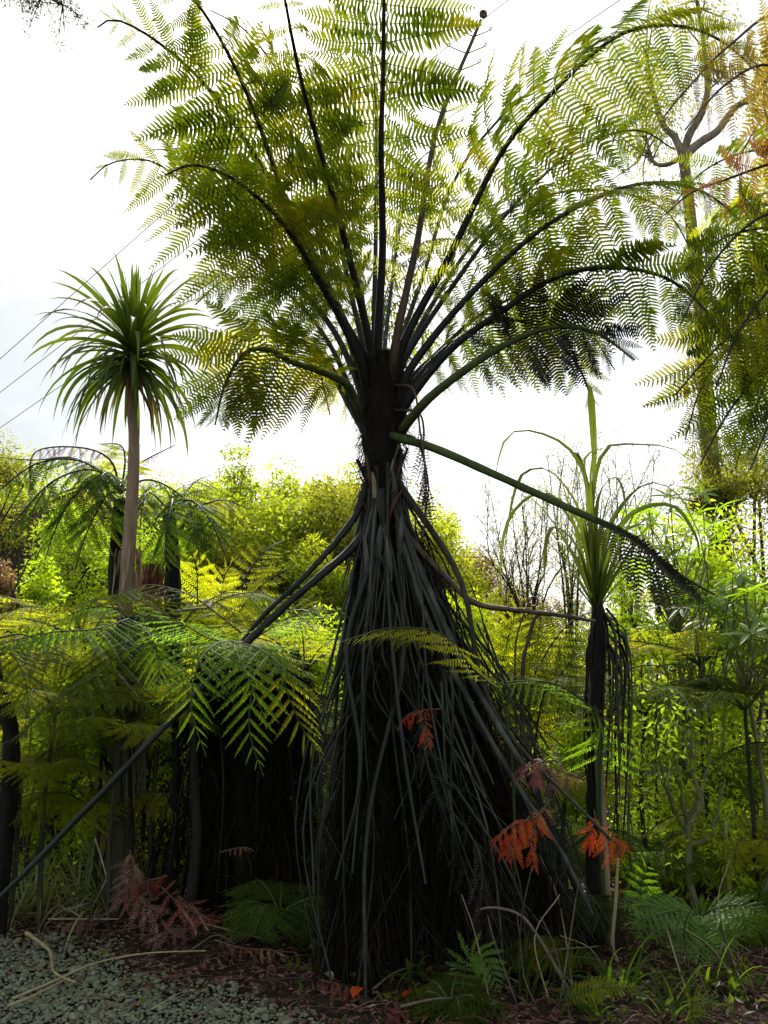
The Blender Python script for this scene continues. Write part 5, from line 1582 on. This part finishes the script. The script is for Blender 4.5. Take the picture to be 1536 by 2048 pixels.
# tree whose lowest branch hangs into the top left corner
Y0 = 6.0
tip_ = P(60, 20, Y0)
b = np.array([tip_[0] - 4.2, Y0 + 0.8, 0.0]); b[2] = ground_z(b[0], b[1])
t = thing('overhanging_tree', 'grey-green fine-leaved tree whose branch hangs into the top left corner', 'tree', b)
g = Geo()
fork = b + [0.1, 0, 4.6]
rough_trunk(g, [b - [0, 0, 0.1], b + [0.05, 0, 2.3], fork, fork + [0, 0, 2.5]], [0.2, 0.17, 0.14, 0.08], sides=14, amp=0.06, n=40)
g.build('trunk', M['bark_grey'], t, smooth=True)
g, gl = Geo(), Geo()
br = catmull([fork, fork + [0.8, -0.2, 0.9], P(-80, -70, Y0), P(50, -25, Y0), P(125, 10, Y0)], 30)
g.add(*tube(br, np.linspace(0.07, 0.008, 30), 6))
tips = []
for k in range(14, 30):
    for s in range(9):
        d = nrm(np.array([rng.normal() * 0.7, rng.normal() * 0.7, -0.55 + 0.35 * rng.normal()]))
        e = br[k] + d * rng.uniform(0.14, 0.34)
        m = (br[k] + e) / 2 + [0, 0, 0.02]
        g.add(*tube(catmull([br[k], m, e], 5), np.linspace(0.006, 0.002, 5), 4))
        tips += [e, m]
g.build('branch', M['bark_dark'], t, smooth=True)
tips = np.array(tips)
cloud(gl, tips, 0.07, 9000, 0.035, 0.24, droop=0.3)
cs = clumps(fork + [-0.3, 0, 2.6], (1.5, 1.5, 1.3), 40)
cloud(gl, cs, 0.4, 9000, 0.05, 0.3)
gl.build('crown', M['needle'], t, kind='stuff')

# ================================================================== saplings and thin stems, right
def sapling(label, paths, Y, r0, mat='sapling', leaf=None, nleaf=300, base_px=None, name='sapling', cat='sapling'):
    b = base_at(paths[0][0][0], Y) if base_px is None else base_px
    t = thing(name, label, cat, b, 'thin stems of the undergrowth')
    g = Geo()
    tips = []
    for i, path in enumerate(paths):
        pts = PP([(q[0], q[1], Y + (0.12 * j * math.sin(i * 1.9) if i else 0)) for j, q in enumerate(path)])
        if i == 0:
            pts = [b - np.array([0, 0, 0.04])] + pts[1:]
        c = catmull(pts, 22)
        rr = r0 * (1.0 if i == 0 else 0.6)
        g.add(*tube(c, np.linspace(rr, rr * (0.65 if i == 0 else 0.3), 22), 7, rough=0.05))
        tips += list(c[10:])
    g.build('stem', M[mat], t, smooth=True)
    if leaf:
        g = Geo()
        cloud(g, np.array(tips), 0.16, nleaf, 0.05, 0.4, droop=0.2)
        g.build('leaves', M[leaf], t, kind='stuff')


sapling('pale multi-branched sapling in the right undergrowth', [
    [(1385, 1880), (1383, 1780), (1378, 1690), (1375, 1640)], [(1376, 1660), (1350, 1625), (1340, 1590), (1300, 1530), (1280, 1480)],
    [(1376, 1650), (1365, 1600), (1355, 1540), (1345, 1490)], [(1376, 1640), (1395, 1590), (1375, 1520), (1360, 1440), (1330, 1400)],
    [(1376, 1650), (1400, 1620), (1405, 1570), (1420, 1510), (1400, 1430)], [(1376, 1690), (1410, 1680), (1430, 1640), (1450, 1560)],
    [(1350, 1625), (1330, 1560), (1310, 1480), (1320, 1420)], [(1395, 1590), (1385, 1500), (1380, 1420)]], 5.3, 0.026, leaf='shrub_green', nleaf=900)
for i, (label, path, Y, r0, mt) in enumerate((
    ('thin leaning stem at the far right of the undergrowth', [(1495, 1960), (1470, 1860), (1455, 1720), (1450, 1640)], 5.3, 0.018, 'sapling'),
    ('grey stem crossing the leaning stem at the right edge', [(1480, 1930), (1510, 1850), (1530, 1780), (1550, 1700)], 5.2, 0.014, 'twig_grey'),
    ('straight thin stem right of the slender trunk', [(1290, 1850), (1288, 1700), (1285, 1500), (1283, 1330)], 6.2, 0.012, 'bark_dark'),
    ('second thin dark stem right of the slender trunk', [(1320, 1850), (1316, 1650), (1312, 1450), (1315, 1330)], 6.4, 0.013, 'bark_dark'),
    ('pale thin stem beside the right edge bush', [(1440, 1900), (1430, 1750), (1442, 1560), (1450, 1400)], 6.0, 0.012, 'sapling'),
    ('thin mossy stem left of the dark green fern crown', [(1262, 1900), (1258, 1700), (1262, 1500), (1258, 1350)], 5.6, 0.011, 'sapling'),
    ('slim dark trunk in the shade left of the skirt', [(352, 1840), (348, 1700), (352, 1560), (350, 1430)], 5.1, 0.032, 'fern_trunk'),
    ('black trunk in the shade between the two low ferns', [(395, 1840), (392, 1700), (390, 1580), (385, 1440)], 4.95, 0.035, 'fern_trunk'),
    ('leaning dark pole behind the orange frond', [(1180, 1850), (1130, 1720), (1060, 1560), (1000, 1440)], 4.95, 0.03, 'bark_dark'),
    ('bent dry stalk rising from the litter at the right', [(1130, 1960), (1080, 1880), (1040, 1830), (985, 1815), (950, 1822)], 4.1, 0.009, 'twig_grey'),
    ('pale green upright stick before the slender trunk', [(1225, 2000), (1226, 1900), (1232, 1800), (1236, 1720)], 4.5, 0.012, 'twig_pale'),
    ('thin grass-like stalk at the foot of the skirt, right', [(1062, 2040), (1050, 1960), (1040, 1880), (1034, 1830)], 4.0, 0.004, 'twig_grey'),
    ('second thin stalk at the foot of the skirt', [(1020, 2000), (1005, 1930), (985, 1870), (975, 1830)], 4.05, 0.004, 'twig_grey'),
)):
    sapling(label, [path], Y, r0, mt, base_px=None if i < 9 else (lambda p: np.array([P(p[0], 1300, Y)[0], Y, ground_z(P(p[0], 1300, Y)[0], Y)]))(path[0]), name='thin_stem', cat='stem',
            leaf='shrub_green' if i in (0, 4, 5) else None, nleaf=350)

# ================================================================== sedge tufts, litter, twigs
def sedge(label, px, py, n, length, spread=1.0, mat='grass', Yoff=0.0):
    b = G(px, py)
    t = thing('sedge_tuft', label, 'sedge', b, 'pale sedge tufts on the left')
    for i in range(n):
        a = rng.uniform(0, 6.28)
        el = math.radians(rng.uniform(35, 80))
        d = np.array([math.cos(a) * math.cos(el), math.sin(a) * math.cos(el), math.sin(el)])
        V, F = strap(b + [rng.normal() * 0.04, rng.normal() * 0.04, -0.01], d, length * rng.uniform(0.6, 1.2), 0.017, rng.uniform(0.5, 1.6), 8, 0.2, 0.4)
        Geo().add(V, F).build('blade', M[mat], t)


sedge('pale sedge tuft behind the long black stalk, left edge', 60, 1840, 34, 0.6)
sedge('pale sedge tuft left of the mossy trunk', 160, 1835, 36, 0.65)
sedge('pale sedge tuft in front of the mossy trunk', 290, 1835, 30, 0.55)
sedge('dense sedge tuft hiding the foot of the mossy trunk', 215, 1838, 36, 0.75)
sedge('low sedge tuft at the foot of the left edge trunk', 10, 1845, 28, 0.55)
sedge('sedge tuft against the slim dark trunk', 345, 1835, 22, 0.6)
sedge('green sedge tuft on the floor at the far right', 1450, 1985, 18, 0.3, mat='fern_deep')
sedge('thin sedge tuft beneath the pale yellow frond', 1185, 2035, 16, 0.28, mat='fern_deep')

sedge('sedge tuft at the left foot of the skirt', 640, 1935, 18, 0.3, mat='fern_deep')
sedge('sedge tuft in front of the skirt', 820, 1985, 16, 0.25, mat='fern_deep')
sedge('sedge tuft by the small bright green fern', 1040, 1985, 18, 0.3, mat='fern_deep')
sedge('sedge tuft at the foot of the slender trunk', 1240, 1990, 18, 0.35, mat='fern_deep')
sedge('sedge tuft at the bottom edge right of the pale yellow frond', 1340, 2035, 18, 0.3, mat='fern_deep')
# low weeds covering the floor (uncountable)
n = 5200
x = rng.uniform(-0.5, 2.6, n)
y = rng.uniform(3.75, 6.6, n)
den = 0.5 + 0.5 * np.sin(x * 3.1 + 1.0) * np.sin(y * 4.3 + 0.4)
keep = (rng.random(n) < 0.25 + 0.75 * den * np.clip((x + 0.3) / 1.0, 0, 1)) & (gravel_in(x, y) < -0.15)
x, y = x[keep], y[keep]
pos = np.stack([x, y, ground_z(x, y) + 0.01 + 0.12 * rng.random(len(x)) ** 2], 1)
V, F = leaves(pos, np.stack([rng.standard_normal(len(x)), rng.standard_normal(len(x)), 0.5 + 0.4 * rng.standard_normal(len(x))], 1), rng.uniform(0.02, 0.07, len(x)), 0.4, 0.3, 0.2)
o = Geo().add(V, F).build('ground_weeds', M['shrub_dark'], kind='stuff')
tag(o, 'low green weeds covering the floor right of the skirt', 'weeds')

# litter: uncountable dead leaves and scraps
n = 15000
x = rng.uniform(-2.4, 2.6, n)
y = rng.uniform(3.7, 6.2, n)
din = gravel_in(x, y)
keep = din < rng.uniform(-0.05, 0.9, n) * (rng.random(n) < 0.35)
x, y = x[keep], y[keep]
pos = np.stack([x, y, ground_z(x, y) + 0.014 + 0.03 * rng.random(len(x)) + 0.016 * (gravel_in(x, y) > 0)], 1)
d = np.stack([rng.standard_normal(len(x)), rng.standard_normal(len(x)), 0.25 * rng.standard_normal(len(x))], 1)
g = Geo()
V, F = leaves(pos, nrm(d), rng.uniform(0.012, 0.055, len(x)), 0.32, 0.3, 0.1)
g.add(V, F)
m_ = len(x)
ang_ = rng.uniform(0, 6.28, m_)
for i in range(0, m_, 9):
    l = rng.uniform(0.05, 0.28)
    e = pos[i] + [math.cos(ang_[i]) * l, math.sin(ang_[i]) * l * 0.6, rng.normal() * 0.015]
    mm = (pos[i] + e) / 2 + [rng.normal() * 0.01, 0, rng.uniform(0, 0.02)]
    g.add(*tube(np.array([pos[i], mm, e]), [0.0025, 0.002, 0.001], 3))
o = g.build('leaf_litter', M['dead_litter'], kind='stuff')
tag(o, 'red-brown leaf litter and scraps over the soil', 'leaf litter')


def twig(label, pts, r0, mat, lift=0.015, name='twig', extra=0.03):
    pp = []
    for q in pts:
        p = G(q[0], q[1])
        p[2] += lift + extra + (q[2] if len(q) > 2 else 0)
        pp.append(p)
    c = catmull(pp, 26)
    o = Geo().add(*tube(c, np.linspace(r0, r0 * 0.5, 26), 6, rough=0.10)).build(name, M[mat], None, loc=pp[0], smooth=True)
    tag(o, label, 'twig', 'sticks on the ground')


twig('crooked pale stick lying on the gravel at the left', [(50, 1905), (70, 1920), (98, 1945), (106, 1985), (150, 2008)], 0.011, 'twig_pale', 0.06)
twig('long thin straw stick crossing the gravel', [(20, 2040), (110, 2000), (190, 1965), (290, 1948), (410, 1945)], 0.006, 'twig_pale', 0.055)
twig('straw stick from the bottom left corner', [(10, 2056), (60, 2035), (130, 1998)], 0.007, 'twig_pale', 0.055)
twig('pale forked stick standing in the crimson leaves', [(318, 1835, 0.06), (350, 1862), (385, 1905), (390, 1918)], 0.014, 'twig_pale', 0.05)
twig('second pale stick beside the forked one', [(345, 1850, 0.04), (385, 1880), (415, 1912)], 0.010, 'twig_pale', 0.05)
twig('long pale stick lying behind the sedge', [(20, 1780), (110, 1762), (180, 1738), (245, 1722)], 0.010, 'twig_pale', 0.06)
twig('thin stick across the soil in front of the dark stumps', [(380, 1895), (440, 1905), (520, 1918)], 0.007, 'twig_grey', 0.04)
twig('bent twig near the front of the soil', [(380, 1935), (430, 1912), (470, 1925)], 0.006, 'twig_grey', 0.03)
twig('reddish stick from the left edge over the litter', [(-10, 1856), (60, 1854), (130, 1855)], 0.009, 'stipe_brown', 0.04)
twig('thin twig slanting up to the foot of the skirt', [(590, 1912), (640, 1890), (700, 1870, 0.05), (770, 1850, 0.08)], 0.006, 'twig_grey', 0.03)
twig('grey twig at the foot of the skirt', [(745, 2015), (790, 1990), (850, 1975)], 0.006, 'twig_grey', 0.03)
twig('pale twig lying right of the crimson scraps', [(900, 1985), (960, 1975), (1040, 2000)], 0.006, 'twig_grey', 0.03)
twig('stick lying at the bottom edge right of the middle', [(800, 2045), (880, 2030), (960, 2035)], 0.008, 'twig_grey', 0.03)
for k, (lab, p_) in enumerate((
    ('topmost straw of the small straw heap on the gravel edge', [(110, 1822, 0.06), (150, 1835, 0.07), (205, 1850, 0.04)]),
    ('straw sloping right from the small straw heap', [(130, 1868, 0.05), (175, 1850, 0.05), (215, 1826, 0.04)]),
    ('short bent straw in front of the small straw heap', [(115, 1850, 0.04), (140, 1872, 0.05), (160, 1880, 0.03)]),
    ('longest straw in front of the small straw heap', [(95, 1878, 0.03), (160, 1884, 0.03), (235, 1888, 0.02)]),
    ('pale upright stick leaning by the mossy trunk foot', [(180, 1850, 0.42), (205, 1852, 0.22), (232, 1856, 0.0)]),
    ('second pale upright stick crossing it by the mossy trunk', [(235, 1852, 0.36), (210, 1856, 0.2), (180, 1858, 0.02)]),
)):
    twig(lab, p_, 0.006, ('twig_pale', 'husk')[k % 2], 0.03)
twig('thin pale twig on the gravel near the bottom', [(300, 2050), (340, 2025), (360, 2015)], 0.004, 'twig_pale', 0.03)


def fallen_leaf(label, px, py, size, mat, rz):
    p = G(px, py)
    g = Geo()
    xs = [0, 0.2, 0.5, 0.8, 1.0]
    ws = [0.02, 0.20, 0.26, 0.14, 0.0]
    V = []
    for x_, w_ in zip(xs, ws):
        z = 0.12 * math.sin(x_ * 3)
        for s in (-1, 0, 1):
            q = np.array([x_ - 0.5, s * w_, z + abs(s) * w_ * 0.4]) * size
            V.append(p + [q[0] * math.cos(rz) - q[1] * math.sin(rz), q[0] * math.sin(rz) + q[1] * math.cos(rz), q[2] + 0.065])
    F = []
    for i in range(4):
        b_ = 3 * i
        F += [[b_, b_ + 3, b_ + 4, b_ + 1], [b_ + 1, b_ + 4, b_ + 5, b_ + 2]]
    o = g.add(V, F).build('fallen_leaf', M[mat], None, loc=p, smooth=True)
    tag(o, label, 'leaf', 'single leaves on the ground')


fallen_leaf('yellow leaf lying on the gravel near the crooked stick', 205, 1941, 0.07, 'fern_yellow', 0.1)
fallen_leaf('pale brown curled leaf on the gravel', 255, 1996, 0.09, 'shrub_brown', 1.1)
fallen_leaf('small yellowish leaf at the bottom edge of the gravel', 286, 2034, 0.05, 'fern_yellow', 1.4)
fallen_leaf('pale leaf beside the crimson scraps on the soil', 655, 1995, 0.09, 'husk', 2.2)
fallen_leaf('orange-red curled leaf at the front of the soil', 715, 2022, 0.11, 'dead_red', 1.2)
fallen_leaf('buff leaf on the gravel edge left of the crimson heap', 215, 1885, 0.07, 'husk', 0.4)
fallen_leaf('small orange leaf on the litter at the foot of the skirt', 815, 2025, 0.06, 'dead_red', 0.8)

# thin dry stalks leaning all over the floor right of the skirt
for i in range(16):
    px, py = rng.uniform(900, 1500), rng.uniform(1960, 2035)
    b = G(px, py)
    l = rng.uniform(0.45, 0.95)
    a = rng.uniform(0, 6.28)
    le = rng.uniform(0.25, 1.0)
    e = b + np.array([math.cos(a) * le * l * 0.7, math.sin(a) * le * l * 0.5, l * (1.05 - 0.7 * le)])
    m = (b + e) / 2 + np.array([rng.normal() * 0.05, rng.normal() * 0.05, 0.05])
    c = catmull([b - [0, 0, 0.02], m, e], 14)
    r0 = rng.uniform(0.003, 0.006)
    o = Geo().add(*tube(c, np.linspace(r0, r0 * 0.5, 14), 5, rough=0.08)).build('dry_stalk', M[['twig_grey', 'twig_pale', 'sapling', 'dead_stalk_moss'][i % 4]], None, loc=b, smooth=True)
    tag(o, 'thin dry stalk leaning over the floor right of the skirt', 'stalk', 'thin dry stalks on the floor at the right')

# ================================================================== overhead cables
for label, a, b_, Ya, Yb in (
    ('highest of the three overhead cables at the left', (0, 718), (385, 375), 24, 20),
    ('middle one of the three overhead cables', (0, 785), (878, 107), 24, 18),
    ('lowest of the three overhead cables', (30, 835), (928, 215), 24, 18),
):
    A_, B_ = P(*a, Ya), P(*b_, Yb)
    d = B_ - A_
    c = np.array([A_ + d * s for s in np.linspace(-1.2, 2.6, 40)])
    o = Geo().add(*tube(c, 0.011, 6)).build('overhead_cable', M['cable'], None, loc=A_, smooth=True)
    tag(o, label, 'cable', 'overhead cables')
